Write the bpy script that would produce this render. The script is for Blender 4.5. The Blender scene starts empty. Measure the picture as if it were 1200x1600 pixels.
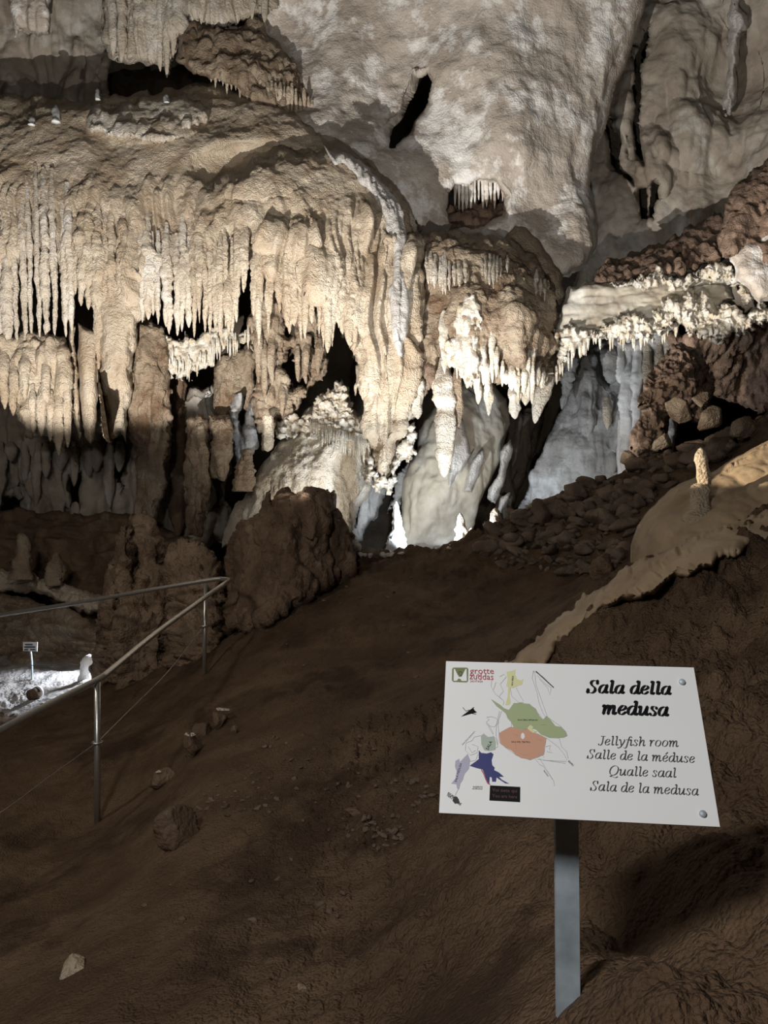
import bpy, math, random
import numpy as np
from mathutils import Vector

# ------------------------------------------------------------------ camera, world, lights
S = bpy.context.scene
F = 1200.0                                   # focal length in pixels of a 1200 x 1600 frame
camd = bpy.data.cameras.new('camera'); cam = bpy.data.objects.new('camera', camd)
S.collection.objects.link(cam); S.camera = cam
camd.sensor_fit = 'VERTICAL'; camd.sensor_height = 24.0; camd.lens = 24.0 * F / 1600.0
camd.clip_start = 0.05; camd.clip_end = 100
cam.location = (0, 0, 0); cam.rotation_euler = (math.radians(90), 0, 0)

w = bpy.data.worlds.new('world'); S.world = w; w.use_nodes = True
w.node_tree.nodes['Background'].inputs[0].default_value = (1.0, 0.8, 0.6, 1)
w.node_tree.nodes['Background'].inputs[1].default_value = 0.006

def lamp(kind, name, loc, target, power, color, size=0.1, cone=90, blend=0.5):
    l = bpy.data.lights.new(name, kind); l.energy = power; l.color = color
    if kind == 'SPOT':
        l.spot_size = math.radians(cone); l.spot_blend = blend; l.shadow_soft_size = size
    elif kind == 'AREA': l.size = size
    else: l.shadow_soft_size = size
    o = bpy.data.objects.new(name, l); S.collection.objects.link(o); o.location = loc
    d = Vector(target) - Vector(loc); o.rotation_euler = d.to_track_quat('-Z', 'Y').to_euler()
    return o
lamp('SPOT', 'floodlight_main', (-2.45, 4.6, -1.2), (-2.45, 4.75, 4.0), 4100, (1.0, 0.94, 0.87), 0.03, 138, 0.06)
lamp('SPOT', 'fill_vault', (0.60, 2.40, -0.72), (0.60, 2.6, 4.0), 1000, (1.0, 0.95, 0.89), 0.03, 138, 0.06)  # added fill spot, tucked unseen behind the sign, lifts the central wall
lamp('SPOT', 'floodlight_mound', (-0.75, 9.5, -0.5), (-0.6, 12.0, 2.6), 110, (1.0, 0.92, 0.79), 0.05, 115, 0.6)
lamp('SPOT', 'floodlight_ridge', (0.42, 9.4, -0.3), (1.6, 12.5, 2.0), 260, (0.86, 0.93, 1.0), 0.04, 150, 0.4)
lamp('SPOT', 'floodlight_boulder', (-3.0, 5.2, 0.15), (2.6, 5.4, 1.52), 3000, (1.0, 0.86, 0.66), 0.02, 27, 0.04)
lamp('SPOT', 'fill_coral', (-3.0, 5.2, 0.15), (3.3, 8.8, 1.95), 1300, (1.0, 0.90, 0.76), 0.02, 22, 0.3)  # second spot added at the boulder lamp's place to brighten the coral rock
lamp('SPOT', 'floodlight_low_hall', (-3.38, 9.95, -1.45), (-4.7, 8.7, -2.1), 230, (0.88, 0.93, 1.0), 0.08, 100, 0.5)
lamp('SPOT', 'rim_fill_rubble', (1.75, 9.5, 0.22), (2.4, 10.6, 4.0), 90, (1.0, 0.95, 0.88), 0.04, 165, 0.3)  # rim spot added unseen behind the crest to edge the stones with light
lamp('AREA', 'fill_far_stumps', (-4.2, 3.6, 2.6), (-1.9, 8.4, -0.6), 60, (1.0, 0.88, 0.74), 0.5)  # area fill added out of view to brighten the stumps by the path
lamp('AREA', 'path_lamp_glow', (-1.6, -0.9, 2.0), (0.3, 3.5, -1.0), 115, (1.0, 0.97, 0.93), 0.6)
S.view_settings.view_transform = 'Standard'; S.view_settings.look = 'None'
S.view_settings.gamma = 1.0; S.view_settings.exposure = 0.0; S.view_settings.use_curve_mapping = False

# ------------------------------------------------------------------ maths helpers
rng = np.random.default_rng(7); random.seed(7)
def _h(i, j, k, seed):
    n = (i * 73856093) ^ (j * 19349663) ^ (k * 83492791) ^ (seed * 2654435761 & 0x7fffffff)
    n = n & 0xffffffff
    n = ((n ^ (n >> 15)) * 0x85ebca6b) & 0xffffffff
    n = ((n ^ (n >> 13)) * 0xc2b2ae35) & 0xffffffff
    return (n ^ (n >> 16)).astype(np.float64) / 4294967295.0 * 2 - 1
def noise(P, seed=0):
    P = np.asarray(P, dtype=np.float64); I = np.floor(P).astype(np.int64); f = P - I
    u = f * f * f * (f * (f * 6 - 15) + 10)
    i, j, k = I[..., 0], I[..., 1], I[..., 2]; x, y, z = u[..., 0], u[..., 1], u[..., 2]
    def L(a, b, t): return a + (b - a) * t
    c = lambda a, b, d: _h(i + a, j + b, k + d, seed)
    return L(L(L(c(0,0,0), c(1,0,0), x), L(c(0,1,0), c(1,1,0), x), y),
             L(L(c(0,0,1), c(1,0,1), x), L(c(0,1,1), c(1,1,1), x), y), z)
def fbm(P, octv=4, seed=0, gain=0.5):
    P = np.asarray(P); s = 0; a = 1.0
    for o in range(octv):
        s = s + a * noise(P * (2.03 ** o) + 17.3 * o, seed + o); a *= gain
    return s
def billow(P, octv=3, seed=0, gain=0.5):     # rounded humps with sharp creases between them
    P = np.asarray(P); s = 0; a = 1.0
    for o in range(octv):
        s = s + a * (np.abs(noise(P * (2.03 ** o) + 11.1 * o, seed + o)) * 2 - 0.6); a *= gain
    return s
def tps(pts, vals, reg=1e-4):
    pts = np.asarray(pts, float); vals = np.asarray(vals, float); n = len(pts)
    sc = max(np.ptp(pts[:, 0]), np.ptp(pts[:, 1]), 1e-6); c0 = pts.mean(0); q = (pts - c0) / sc
    def U(r2): return 0.5 * r2 * np.log(r2 + 1e-12)
    D = ((q[:, None] - q[None]) ** 2).sum(-1)
    A = np.zeros((n + 3, n + 3)); A[:n, :n] = U(D) + reg * np.eye(n)
    A[:n, n] = 1; A[:n, n+1:] = q; A[n, :n] = 1; A[n+1:, :n] = q.T
    b = np.zeros(n + 3); b[:n] = vals; W = np.linalg.solve(A, b)
    def f(x, y):
        x = (np.asarray(x, float) - c0[0]) / sc; y = (np.asarray(y, float) - c0[1]) / sc
        out = W[n] + W[n+1] * x + W[n+2] * y
        for t in range(n): out = out + W[t] * U((x - q[t, 0]) ** 2 + (y - q[t, 1]) ** 2)
        return out
    return f
def field(ctrl, reg=1e-4):
    c = np.asarray(ctrl, float); return tps(c[:, :2], c[:, 2], reg)
def at(px, py, Y): return np.stack([(np.asarray(px) - 600.0) / F * Y, np.asarray(Y) + 0 * np.asarray(px), (800.0 - np.asarray(py)) / F * Y], -1)
def A(px, py, Y): return Vector(((px - 600.0) / F * Y, Y, (800.0 - py) / F * Y))
def sdf(x, y, poly):                          # + inside, - outside
    P = np.asarray(poly, float); d = np.full(x.shape, 1e18); ins = np.zeros(x.shape, bool)
    for a, b in zip(P, np.roll(P, -1, 0)):
        e = b - a; wx = x - a[0]; wy = y - a[1]
        t = np.clip((wx * e[0] + wy * e[1]) / max(e @ e, 1e-9), 0, 1)
        d = np.minimum(d, (wx - e[0] * t) ** 2 + (wy - e[1] * t) ** 2)
        if a[1] != b[1]:
            c = ((a[1] <= y) != (b[1] <= y)) & (x < a[0] + (y - a[1]) * e[0] / e[1]); ins ^= c
    d = np.sqrt(d); return np.where(ins, d, -d)

# ------------------------------------------------------------------ mesh / object helpers
def link_mesh(name, V, Fc, mat, parent=None, origin=None, smooth=True, mats=None, midx=None):
    V = np.asarray(V, float); me = bpy.data.meshes.new(name)
    if origin is None:
        origin = Vector((V[:, 0].mean(), V[:, 1].mean(), V[:, 2].min())) if parent is None else Vector(parent['_o'])
    origin = Vector(origin)
    V = V - np.array(origin)
    if isinstance(Fc, np.ndarray):
        n = len(Fc); k = Fc.shape[1]
        me.vertices.add(len(V)); me.vertices.foreach_set('co', V.astype(np.float32).ravel())
        me.loops.add(n * k); me.loops.foreach_set('vertex_index', Fc.astype(np.int32).ravel())
        me.polygons.add(n); me.polygons.foreach_set('loop_start', np.arange(0, n * k, k, dtype=np.int32))
        try: me.polygons.foreach_set('loop_total', np.full(n, k, dtype=np.int32))
        except Exception: pass
        me.update(calc_edges=True)
    else:
        me.from_pydata([tuple(v) for v in V], [], Fc); me.update()
    if smooth: me.polygons.foreach_set('use_smooth', np.ones(len(me.polygons), bool))
    for m in (mats or [mat]): me.materials.append(m)
    if midx is not None: me.polygons.foreach_set('material_index', np.asarray(midx, dtype=np.int32))
    o = bpy.data.objects.new(name, me); S.collection.objects.link(o)
    if parent is not None:
        o.parent = parent; o.location = origin - Vector(parent['_o'])
    else: o.location = origin
    return o
def tag(o, label, cat, group=None, kind=None):
    o['label'] = label; o['category'] = cat
    if group: o['group'] = group
    if kind: o['kind'] = kind
    return o
def thing(name, label, cat, loc, group=None):
    o = bpy.data.objects.new(name, None); S.collection.objects.link(o); o.location = loc
    o.empty_display_size = 0.1; o['_o'] = tuple(loc)
    return tag(o, label, cat, group)
def struct(o): o['kind'] = 'structure'; return o

# ------------------------------------------------------------------ materials
def rock(name, c1, c2, c3=None, scale=1.0, streak=0.0, bump=0.6, bdist=0.02, bscale=28, rough=0.75, patch=None, patch_scale=2.0, patch_lo=0.52, patch_hi=0.62, spec=0.35, fine=90):
    m = bpy.data.materials.new(name); m.use_nodes = True; nt = m.node_tree; N = nt.nodes; L = nt.links
    b = N['Principled BSDF']; b.inputs['Roughness'].default_value = rough
    b.inputs['Specular IOR Level'].default_value = spec
    geo = N.new('ShaderNodeNewGeometry'); mp = N.new('ShaderNodeMapping')
    mp.inputs['Scale'].default_value = (1, 1, 1 - 0.85 * streak)
    L.new(geo.outputs['Position'], mp.inputs['Vector'])
    n1 = N.new('ShaderNodeTexNoise'); n1.inputs['Scale'].default_value = 1.7 * scale; n1.inputs['Detail'].default_value = 8; n1.inputs['Roughness'].default_value = 0.62
    L.new(mp.outputs[0], n1.inputs['Vector'])
    r = N.new('ShaderNodeValToRGB'); e = r.color_ramp.elements
    e[0].position = 0.34; e[0].color = (*c1, 1); e[1].position = 0.66; e[1].color = (*c2, 1)
    if c3: k = e.new(0.5); k.color = (*c3, 1)
    L.new(n1.outputs['Fac'], r.inputs['Fac']); col = r.outputs['Color']
    if patch:
        n2 = N.new('ShaderNodeTexNoise'); n2.inputs['Scale'].default_value = patch_scale; n2.inputs['Detail'].default_value = 9; n2.inputs['Roughness'].default_value = 0.68
        mp2 = N.new('ShaderNodeMapping'); mp2.inputs['Location'].default_value = (5, 3, 1); mp2.inputs['Scale'].default_value = (1, 1, 1 - 0.6 * streak)
        L.new(geo.outputs['Position'], mp2.inputs['Vector']); L.new(mp2.outputs[0], n2.inputs['Vector'])
        r2 = N.new('ShaderNodeValToRGB'); r2.color_ramp.elements[0].position = patch_lo; r2.color_ramp.elements[1].position = patch_hi
        L.new(n2.outputs['Fac'], r2.inputs['Fac'])
        mx = N.new('ShaderNodeMixRGB'); L.new(r2.outputs['Color'], mx.inputs['Fac']); L.new(col, mx.inputs['Color1']); mx.inputs['Color2'].default_value = (*patch, 1)
        col = mx.outputs['Color']
    L.new(col, b.inputs['Base Color'])
    n3 = N.new('ShaderNodeTexNoise'); n3.inputs['Scale'].default_value = bscale; n3.inputs['Detail'].default_value = 5; n3.inputs['Roughness'].default_value = 0.65
    L.new(geo.outputs['Position'], n3.inputs['Vector'])
    v = N.new('ShaderNodeTexVoronoi'); v.inputs['Scale'].default_value = fine; L.new(geo.outputs['Position'], v.inputs['Vector'])
    mm = N.new('ShaderNodeMath'); mm.operation = 'MULTIPLY_ADD'; L.new(v.outputs['Distance'], mm.inputs[0]); mm.inputs[1].default_value = -0.25; L.new(n3.outputs['Fac'], mm.inputs[2])
    bp = N.new('ShaderNodeBump'); bp.inputs['Strength'].default_value = bump; bp.inputs['Distance'].default_value = bdist
    L.new(mm.outputs[0], bp.inputs['Height']); L.new(bp.outputs['Normal'], b.inputs['Normal'])
    return m
def plain(name, col, rough=0.6, metal=0.0, bump=0.0, scale=40, var=0.0, spec=0.5):
    m = bpy.data.materials.new(name); m.use_nodes = True; nt = m.node_tree; N = nt.nodes; L = nt.links
    b = N['Principled BSDF']; b.inputs['Roughness'].default_value = rough; b.inputs['Metallic'].default_value = metal
    b.inputs['Specular IOR Level'].default_value = spec
    tc = N.new('ShaderNodeTexCoord'); n = N.new('ShaderNodeTexNoise'); n.inputs['Scale'].default_value = scale; n.inputs['Detail'].default_value = 5
    L.new(tc.outputs['Object'], n.inputs['Vector'])
    r = N.new('ShaderNodeValToRGB'); e = r.color_ramp.elements; e[0].position = .3; e[1].position = .7
    e[0].color = (*[c * (1 - var) for c in col], 1); e[1].color = (*[min(1, c * (1 + var)) for c in col], 1)
    L.new(n.outputs['Fac'], r.inputs['Fac']); L.new(r.outputs['Color'], b.inputs['Base Color'])
    if bump:
        bp = N.new('ShaderNodeBump'); bp.inputs['Strength'].default_value = bump; bp.inputs['Distance'].default_value = 0.004
        L.new(n.outputs['Fac'], bp.inputs['Height']); L.new(bp.outputs['Normal'], b.inputs['Normal'])
    return m
M = dict(
    mud=rock('brown_mud', (.074, .043, .025), (.145, .092, .056), (.105, .066, .039), 1.2, 0, 1.0, .035, 16, .8, spec=.2, patch=(.055, .032, .019), patch_scale=1.4),
    limestone=rock('grey_limestone', (.43, .37, .315), (.62, .57, .51), (.52, .46, .40), .9, .15, .7, .035, 14, .8, patch=(.86, .84, .81), patch_scale=1.5, patch_lo=.5, patch_hi=.58, spec=.2, fine=30),
    limestone_right=rock('brown_grey_limestone', (.24, .20, .16), (.42, .38, .33), (.33, .29, .24), .8, .4, .5, .03, 10, .85, patch=(.55, .54, .52), patch_scale=1.1, patch_lo=.55, patch_hi=.72, spec=.15, fine=20),
    calcite=rock('tan_calcite', (.42, .32, .22), (.64, .56, .45), (.54, .45, .34), 1.3, .5, 1.0, .05, 24, .6, patch=(.36, .27, .19), patch_scale=1.6, patch_lo=.56, patch_hi=.7, fine=55),
    calcite_pale=rock('pale_calcite', (.58, .50, .40), (.76, .72, .66), (.66, .59, .49), 1.6, .5, 1.0, .045, 26, .6, patch=(.44, .36, .27), patch_scale=2.4, patch_lo=.55, patch_hi=.72, fine=55),
    calcite_brown=rock('brown_calcite', (.26, .19, .13), (.44, .37, .28), (.34, .265, .19), 1.5, .3, 1.0, .05, 24, .7, patch=(.20, .13, .08), patch_scale=2.2, fine=55),
    crust=rock('white_crust', (.56, .48, .36), (.80, .77, .70), (.70, .65, .56), 5, 0, 1.0, .03, 40, .7, patch=(.62, .48, .30), patch_scale=7, patch_lo=.55, patch_hi=.68, fine=70),
    stream=rock('pale_grey_flowstone', (.46, .43, .40), (.68, .67, .65), None, 2, .5, 1.0, .04, 26, .5, fine=60),
    white=rock('white_calcite', (.72, .74, .76), (.88, .90, .92), None, 2, .5, .6, .015, 30, .5, fine=70),
    bluegrey=rock('blue_grey_flowstone', (.20, .20, .20), (.40, .41, .41), (.28, .28, .28), 1.4, .5, .6, .03, 12, .75, patch=(.62, .66, .70), patch_scale=1.6, patch_lo=.55, patch_hi=.7, fine=30),
    slab=rock('smooth_grey_slab', (.30, .26, .20), (.52, .49, .42), (.42, .38, .31), 1.1, .5, .4, .02, 10, .75, patch=(.66, .66, .62), patch_scale=1.2, patch_lo=.55, patch_hi=.72, fine=25),
    redbrown=rock('red_brown_coral_rock', (.12, .078, .055), (.29, .20, .145), (.19, .13, .095), 3, 0, 1.0, .03, 30, .8, fine=50),
    darkrock=rock('dark_brown_rock', (.10, .062, .038), (.21, .14, .09), (.14, .09, .058), 2, .3, .9, .03, 20, .75, patch=(.27, .20, .14), patch_scale=4, patch_lo=.58, patch_hi=.75, fine=45),
    stump=rock('brown_stump_rock', (.15, .10, .062), (.31, .22, .15), (.21, .145, .095), 2, .3, 1.0, .04, 20, .7, patch=(.40, .31, .21), patch_scale=4, patch_lo=.58, patch_hi=.75, fine=45),
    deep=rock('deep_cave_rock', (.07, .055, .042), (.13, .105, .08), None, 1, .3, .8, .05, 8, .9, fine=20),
    boulder=rock('smooth_tan_flowstone', (.26, .18, .11), (.42, .32, .21), (.34, .25, .16), 1.4, .5, .35, .01, 30, .55, patch=(.20, .13, .08), patch_scale=2.5, patch_lo=.55, patch_hi=.75, fine=120),
    rubble=rock('rubble_stone', (.08, .055, .038), (.21, .155, .115), (.13, .09, .065), 2.2, 0, .8, .02, 22, .8, fine=60),
    lit_floor=rock('pale_lit_floor', (.20, .18, .17), (.46, .46, .47), None, 2, 0, .9, .04, 12, .7, fine=30),  # lamp light on the low-hall floor, put into a paler ground colour
    steel=plain('stainless_steel', (.55, .54, .52), .36, .85, .05, 60, .08),
    zinc=plain('galvanised_steel', (.40, .47, .53), .6, .35, .08, 18, .28),
    panel=plain('white_sign_plastic', (.69, .705, .72), .5, 0, 0, 3, .03),
    ink=plain('black_ink', (.008, .008, .01), .7, spec=.1), greyink=plain('grey_ink', (.06, .06, .065), .7, spec=.1), lineink=plain('map_line_ink', (.30, .31, .33), .6),
    green=plain('sage_green_print', (.30, .36, .20), .5), peach=plain('peach_print', (.50, .27, .18), .5), lemon=plain('pale_yellow_print', (.58, .58, .33), .5),
    blue=plain('dark_blue_print', (.010, .014, .13), .5), lilac=plain('lilac_print', (.34, .34, .44), .5), mint=plain('grey_green_print', (.34, .40, .35), .5),
    red=plain('red_print', (.35, .05, .06), .5), darkred=plain('dark_red_print', (.09, .02, .02), .5), olive=plain('olive_logo_print', (.14, .17, .06), .5),
)

# ------------------------------------------------------------------ floor
floor_ctrl = [
 (600,1600,2.0),(600,1450,2.55),(600,1300,3.3),(600,1200,4.0),(600,1100,5.0),(600,1000,6.4),(600,930,7.4),(600,888,8.3),(610,864,9.0),
 (300,1600,2.2),(300,1450,2.8),(300,1300,3.7),(300,1200,4.7),(319,1055,7.2),(319,1110,5.9),
 (152,1285,5.0),(152,1400,3.8),(0,1600,2.6),(0,1450,3.5),(0,1300,4.7),(0,1200,6.0),(100,1150,7.1),(0,1110,8.4),(110,1060,9.6),(0,1050,10.0),(200,1090,7.6),
 (400,985,7.5),(500,930,8.0),(545,866,9.0),
 (700,852,8.9),(800,808,8.8),(900,768,8.6),(1000,732,8.5),(1100,700,8.3),(1200,662,8.0),
 (800,895,7.6),(900,890,7.0),(960,870,6.6),(1100,800,6.4),(1200,760,6.3),(850,965,5.7),(790,1040,4.8),(750,1110,4.1),(700,1200,3.4),(700,1400,2.3),(750,1600,1.55),(880,1590,1.2),
 (870,1020,4.3),(930,945,4.7),(1050,885,4.4),(1200,830,4.1),(1100,950,3.4),(1200,950,3.1),(1000,1010,3.5),(1200,1100,2.3),(1150,1300,1.7),(1200,1600,1.0),(1000,1400,1.75),(1000,1600,1.1),(850,1300,2.2)]
fp = np.array([[(x-600)/F*Y, Y, (800-y)/F*Y] for x, y, Y in floor_ctrl])
extra = np.array([[-.5,10.6,-1.3],[.6,10.6,-1.3],[1.8,10.4,-1.0],[0,13,-1.2],[-2.2,11,-1.9],[-4.5,13,-2.1],[3,10.5,-.2],[5,11,.9],[4.5,8.0,1.1],[6.5,7,1.5],[3.4,4,.2],[3,2,-.1],[2,0.6,-.5],
                  [-4,4,-2.1],[-6,7,-2.1],[-3,1,-2.0],[0,0,-1.5],[-1,-1,-1.7],[1.5,-.8,-.9],[-7,11,-2.0],[4,13,.4]])
fp = np.vstack([fp, extra]); _fl = tps(fp[:, :2], fp[:, 2], 2e-4)
fp2 = fp
def sstep(a, b, x): t = np.clip((x - a) / (b - a), 0, 1); return t * t * (3 - 2 * t)
def floor_z(X, Y, detail=True):
    X = np.asarray(X, float); Y = np.asarray(Y, float)
    z = _fl(X, Y)
    P = np.stack([X, Y, 0 * X], -1)
    z = z + .035 * fbm(P * 1.3, 3, 5)
    if detail:
        # clods on the right bank, smooth path on the left
        bank = sstep(.0, .45, X - (.62 * (Y - 2.2) * .45 + .25)) * sstep(6.5, 4.6, Y)
        near = sstep(2.6, 1.4, Y)
        rough = bank * (1 - .75 * near)
        z = z + rough * (.05 * fbm(P * 1.8, 3, 30) + .045 * billow(P * np.array([6, 6, 1]), 4, 31, .6)) + (.011 + .012 * sstep(3, 7, Y)) * fbm(P * 6, 4, 9) + .003 * sstep(.1, .5, noise(P * 1.1, 91)) * fbm(P * 19, 3, 93)
        z = z + near * sstep(.1, .5, X) * .05 * billow(P * 3.0, 3, 77, .4)
        peb = sstep(.25, .8, noise(P * .9, 51)) * (1 - rough)
        z = z + peb * .028 * billow(P * 11, 3, 52)
        crest = sstep(7.0, 8.6, Y) * sstep(-1, .2, X) * sstep(11, 9.3, Y)
        z = z + crest * .045 * billow(P * 5, 3, 61)
    return z
na, nr = 1150, 760
ang = np.radians(np.concatenate([np.linspace(-85, -33, 90), np.linspace(-32.9, 32.9, na - 180), np.linspace(33, 85, 90)]))
rr = np.exp(np.linspace(math.log(.55), math.log(19), nr))
AA, RR = np.meshgrid(ang, rr); X = RR * np.sin(AA); Y = RR * np.cos(AA)
Z = floor_z(X, Y)
idx = np.arange(nr * na).reshape(nr, na)
Fq = np.stack([idx[:-1, :-1], idx[:-1, 1:], idx[1:, 1:], idx[1:, :-1]], -1).reshape(-1, 4)
_fx = X[:-1, :-1].ravel(); _fy = Y[:-1, :-1].ravel()
_mi = ((_fx < -3.15 - .75 * (9.3 - _fy) * (_fy < 9.3) + .5 * fbm(np.stack([_fx * 1.6, _fy * 1.6, 0 * _fx], -1), 4, 3)) & (_fy > 7.2)).astype(np.int32)  # floor faces painted paler as if lit by the low-hall lamp
o = struct(link_mesh('floor', np.stack([X, Y, Z], -1).reshape(-1, 3), Fq, M['mud'], origin=(0, 0, 0), mats=[M['mud'], M['lit_floor']], midx=_mi))
def ground(px, py, y0=.8, y1=15):
    Ys = np.linspace(y0, y1, 1400); Xs = (px - 600) / F * Ys; Zr = (800 - py) / F * Ys
    h = floor_z(Xs, Ys); k = np.where(Zr < h)[0]
    if len(k) == 0: return None
    k = k[0]; return Vector((Xs[k], Ys[k], h[k]))
def drop(x, y): return Vector((x, y, float(floor_z(x, y))))

# ------------------------------------------------------------------ relief: a surface with its own depth, rounded rim and world-space roughness
def relief(name, outline, ctrl, mat, step=2.0, rim=30, rim_m=.6, edge=(3, .06), disp=(), holes=(), bulbs=(), parent=None, seed=1, reg=1e-4, hole_rim=10, back=0.0):
    P = np.asarray(outline, float); f = field(ctrl, reg) if not callable(ctrl) else ctrl
    x0, y0 = P.min(0) - 12; x1, y1 = P.max(0) + 12
    gx = np.arange(x0, x1 + step, step); gy = np.arange(y0, y1 + step, step)
    U, V = np.meshgrid(gx, gy)
    q = np.stack([U * edge[1], V * edge[1] * .6, 0 * U + seed], -1)
    ex = fbm(q, 3, seed) * edge[0]; ey = fbm(q + 50, 3, seed + 9) * edge[0] * 1.3
    sd = sdf(U + ex, V + ey, P)
    rimd = sd.copy()
    for h in holes:
        s2 = -sdf(U + ex, V + ey, h); sd = np.minimum(sd, s2); rimd = np.minimum(rimd, s2 * rim / hole_rim)
    gyd, gxd = np.gradient(sd, step); gl = np.sqrt(gxd ** 2 + gyd ** 2) + 1e-6
    out = sd < 0; sh = np.where(out, -sd, 0); near = sd > -step * 1.6
    U2 = U + gxd / gl * np.minimum(sh / gl, 2 * step); V2 = V + gyd / gl * np.minimum(sh / gl, 2 * step)
    D = f(U2, V2)
    for (bx, by, rx, ry, am) in bulbs:
        r2 = ((U2 - bx) / rx) ** 2 + ((V2 - by) / ry) ** 2; D = D - am * np.clip(1 - r2, 0, 1) ** .8
    t = np.clip(rimd / rim, 0, 1); D = D + rim_m * (1 - np.sqrt(np.clip(1 - (1 - t) ** 2, 0, 1)))
    W = at(U2, V2, D)
    if disp:
        du = np.gradient(W, axis=1); dv = np.gradient(W, axis=0)
        Nn = np.cross(du, dv); Nn /= np.linalg.norm(Nn, axis=-1, keepdims=True) + 1e-9
        Nn = np.where((Nn[..., 1:2] > 0), -Nn, Nn)
        # less stretched basis for vertical folds
        h = np.zeros(D.shape)
        for d in disp:
            kind, fr, am, oc = d[:4]; fr = np.asarray(fr, float) * np.ones(3)
            if kind == 'fbm': v = fbm(W * fr, oc, seed + 3)
            elif kind == 'billow': v = billow(W * fr, oc, seed + 5)
            elif kind == 'drape':
                Wd = W + .12 * np.stack([noise(W * 1.5, 3), 0 * h, 0 * h], -1)
                v = billow(Wd * fr, oc, seed + 7)
            if len(d) > 4:     # pixel-row ramp: where the folds begin and end
                ya, yb = d[4]; wob = 18 * noise(np.stack([U / 50, V / 50, 0 * U], -1), seed)
                v = v * sstep(ya, yb, V + wob)
            h = h + am * v
        h = h * (.12 + .88 * sstep(0, min(9.0, rim * .8), rimd))
        W = W + Nn * h[..., None]
    ids = -np.ones(U.shape, int); ids[near] = np.arange(near.sum())
    core = sd > -step * .3
    c = near[:-1, :-1] & near[:-1, 1:] & near[1:, 1:] & near[1:, :-1]
    c &= core[:-1, :-1] | core[:-1, 1:] | core[1:, 1:] | core[1:, :-1]
    Fq = np.stack([ids[:-1, :-1][c], ids[1:, :-1][c], ids[1:, 1:][c], ids[:-1, 1:][c]], -1)
    used = np.zeros(near.sum(), bool); used[Fq.ravel()] = True
    rem = np.cumsum(used) - 1
    Vv = W[near][used]; Fq = rem[Fq]
    if back:                      # a closed body: a coarser hind surface mirrored behind the front one
        n = len(Vv); dep = Vv[:, 1]; mid = np.percentile(dep, 90) + .05
        k = (mid + back * (mid - dep) / max(mid - dep.min(), .1)) / dep
        Vb = Vv * np.maximum(k, 1.0)[:, None]
        ed = np.concatenate([Fq[:, [0, 1]], Fq[:, [1, 2]], Fq[:, [2, 3]], Fq[:, [3, 0]]])
        key = np.minimum(ed[:, 0], ed[:, 1]) * (n + 1) + np.maximum(ed[:, 0], ed[:, 1])
        u, inv, cnt = np.unique(key, return_inverse=True, return_counts=True)
        be = ed[cnt[inv] == 1]
        side = np.stack([be[:, 1], be[:, 0], be[:, 0] + n, be[:, 1] + n], -1)
        Vv = np.vstack([Vv, Vb]); Fq = np.vstack([Fq, Fq[:, ::-1] + n, side])
    return link_mesh(name, Vv, Fq, mat, parent)

def drip(name, px, py0, py1, wpx, dep, mat, parent=None, lean=0.0, rough=.25, power=3.2, seg=16, fade=.18, nub=True, inset=.35, flut=5, seed=None, both=False, ell=.85, foot=0.0):
    """a hanging (or, with foot, standing) cone of calcite: px column, from row py0 to row py1, wpx wide"""
    sd = int(seed if seed is not None else rng.integers(1, 9999))
    L = abs(py1 - py0); n = int(max(10, min(110, L / 2.2)))
    t = np.linspace(0, 1, n); py = py0 + (py1 - py0) * t
    pxs = px + lean * t + .12 * wpx * noise(np.stack([t * L / 45, 0 * t + sd, 0 * t], -1), sd)
    Dc = dep(pxs, py) if callable(dep) else np.full(n, float(dep))
    r = wpx / 2 / F * Dc * np.clip(1 - t ** power, 0, 1) ** .62 * (.55 + .45 * sstep(0, .3, t) if fade < 1 else 1)
    r = r * (1 + .16 * noise(np.stack([t * L / 14, 0 * t, 0 * t + sd], -1), sd + 1)) * (1 + foot * sstep(.75, 0, t))
    if both: r = wpx / 2 / F * Dc * (1 - .25 * np.sin(t * math.pi)) 
    r = np.maximum(r, .0015)
    Dc = Dc - r * inset + ((1 - sstep(0, .38, t)) * wpx / 2 / F * Dc * 1.5 if fade < 1 else 0)
    C = at(pxs, py, Dc); a = np.linspace(0, 2 * math.pi, seg, endpoint=False)
    ca, sa = np.cos(a), np.sin(a)
    V = np.zeros((n, seg, 3)); V[..., 0] = C[:, 0:1] + r[:, None] * ca; V[..., 1] = C[:, 1:2] + r[:, None] * sa * ell; V[..., 2] = C[:, 2:3]
    q = V * np.array([9, 9, 3.0]) * (.11 / max(wpx / F * 11, .05)) ** .5
    h = billow(q, 3, sd % 97) * rough * .9 + .5 * rough * fbm(V * 34, 2, sd % 89) + .08 * np.cos(a * flut + sd)[None] * (rough > 0)
    d = V - C[:, None]; V = V + d * h[..., None]
    pts = V.reshape(-1, 3); top = C[0]; bot = C[-1] - np.array([0, 0, 0])
    pts = np.vstack([pts, top, bot]); 
    Fc = []
    i0 = np.arange((n - 1) * seg).reshape(n - 1, seg); i1 = np.roll(i0, -1, 1)
    quads = np.stack([i0, i0 + seg, i1 + seg, i1], -1).reshape(-1, 4)
    Fc = quads.tolist() + [[k, (k + 1) % seg, n * seg] for k in range(seg)] + [[(n-1)*seg + (k+1) % seg, (n-1)*seg + k, n*seg + 1] for k in range(seg)]
    if py1 < py0: Fc = [f[::-1] for f in Fc]
    return link_mesh(name, pts, Fc, mat, parent, origin=Vector(C[0]) if parent is not None else Vector(C[0] if py0 > py1 else C[0]))

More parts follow.
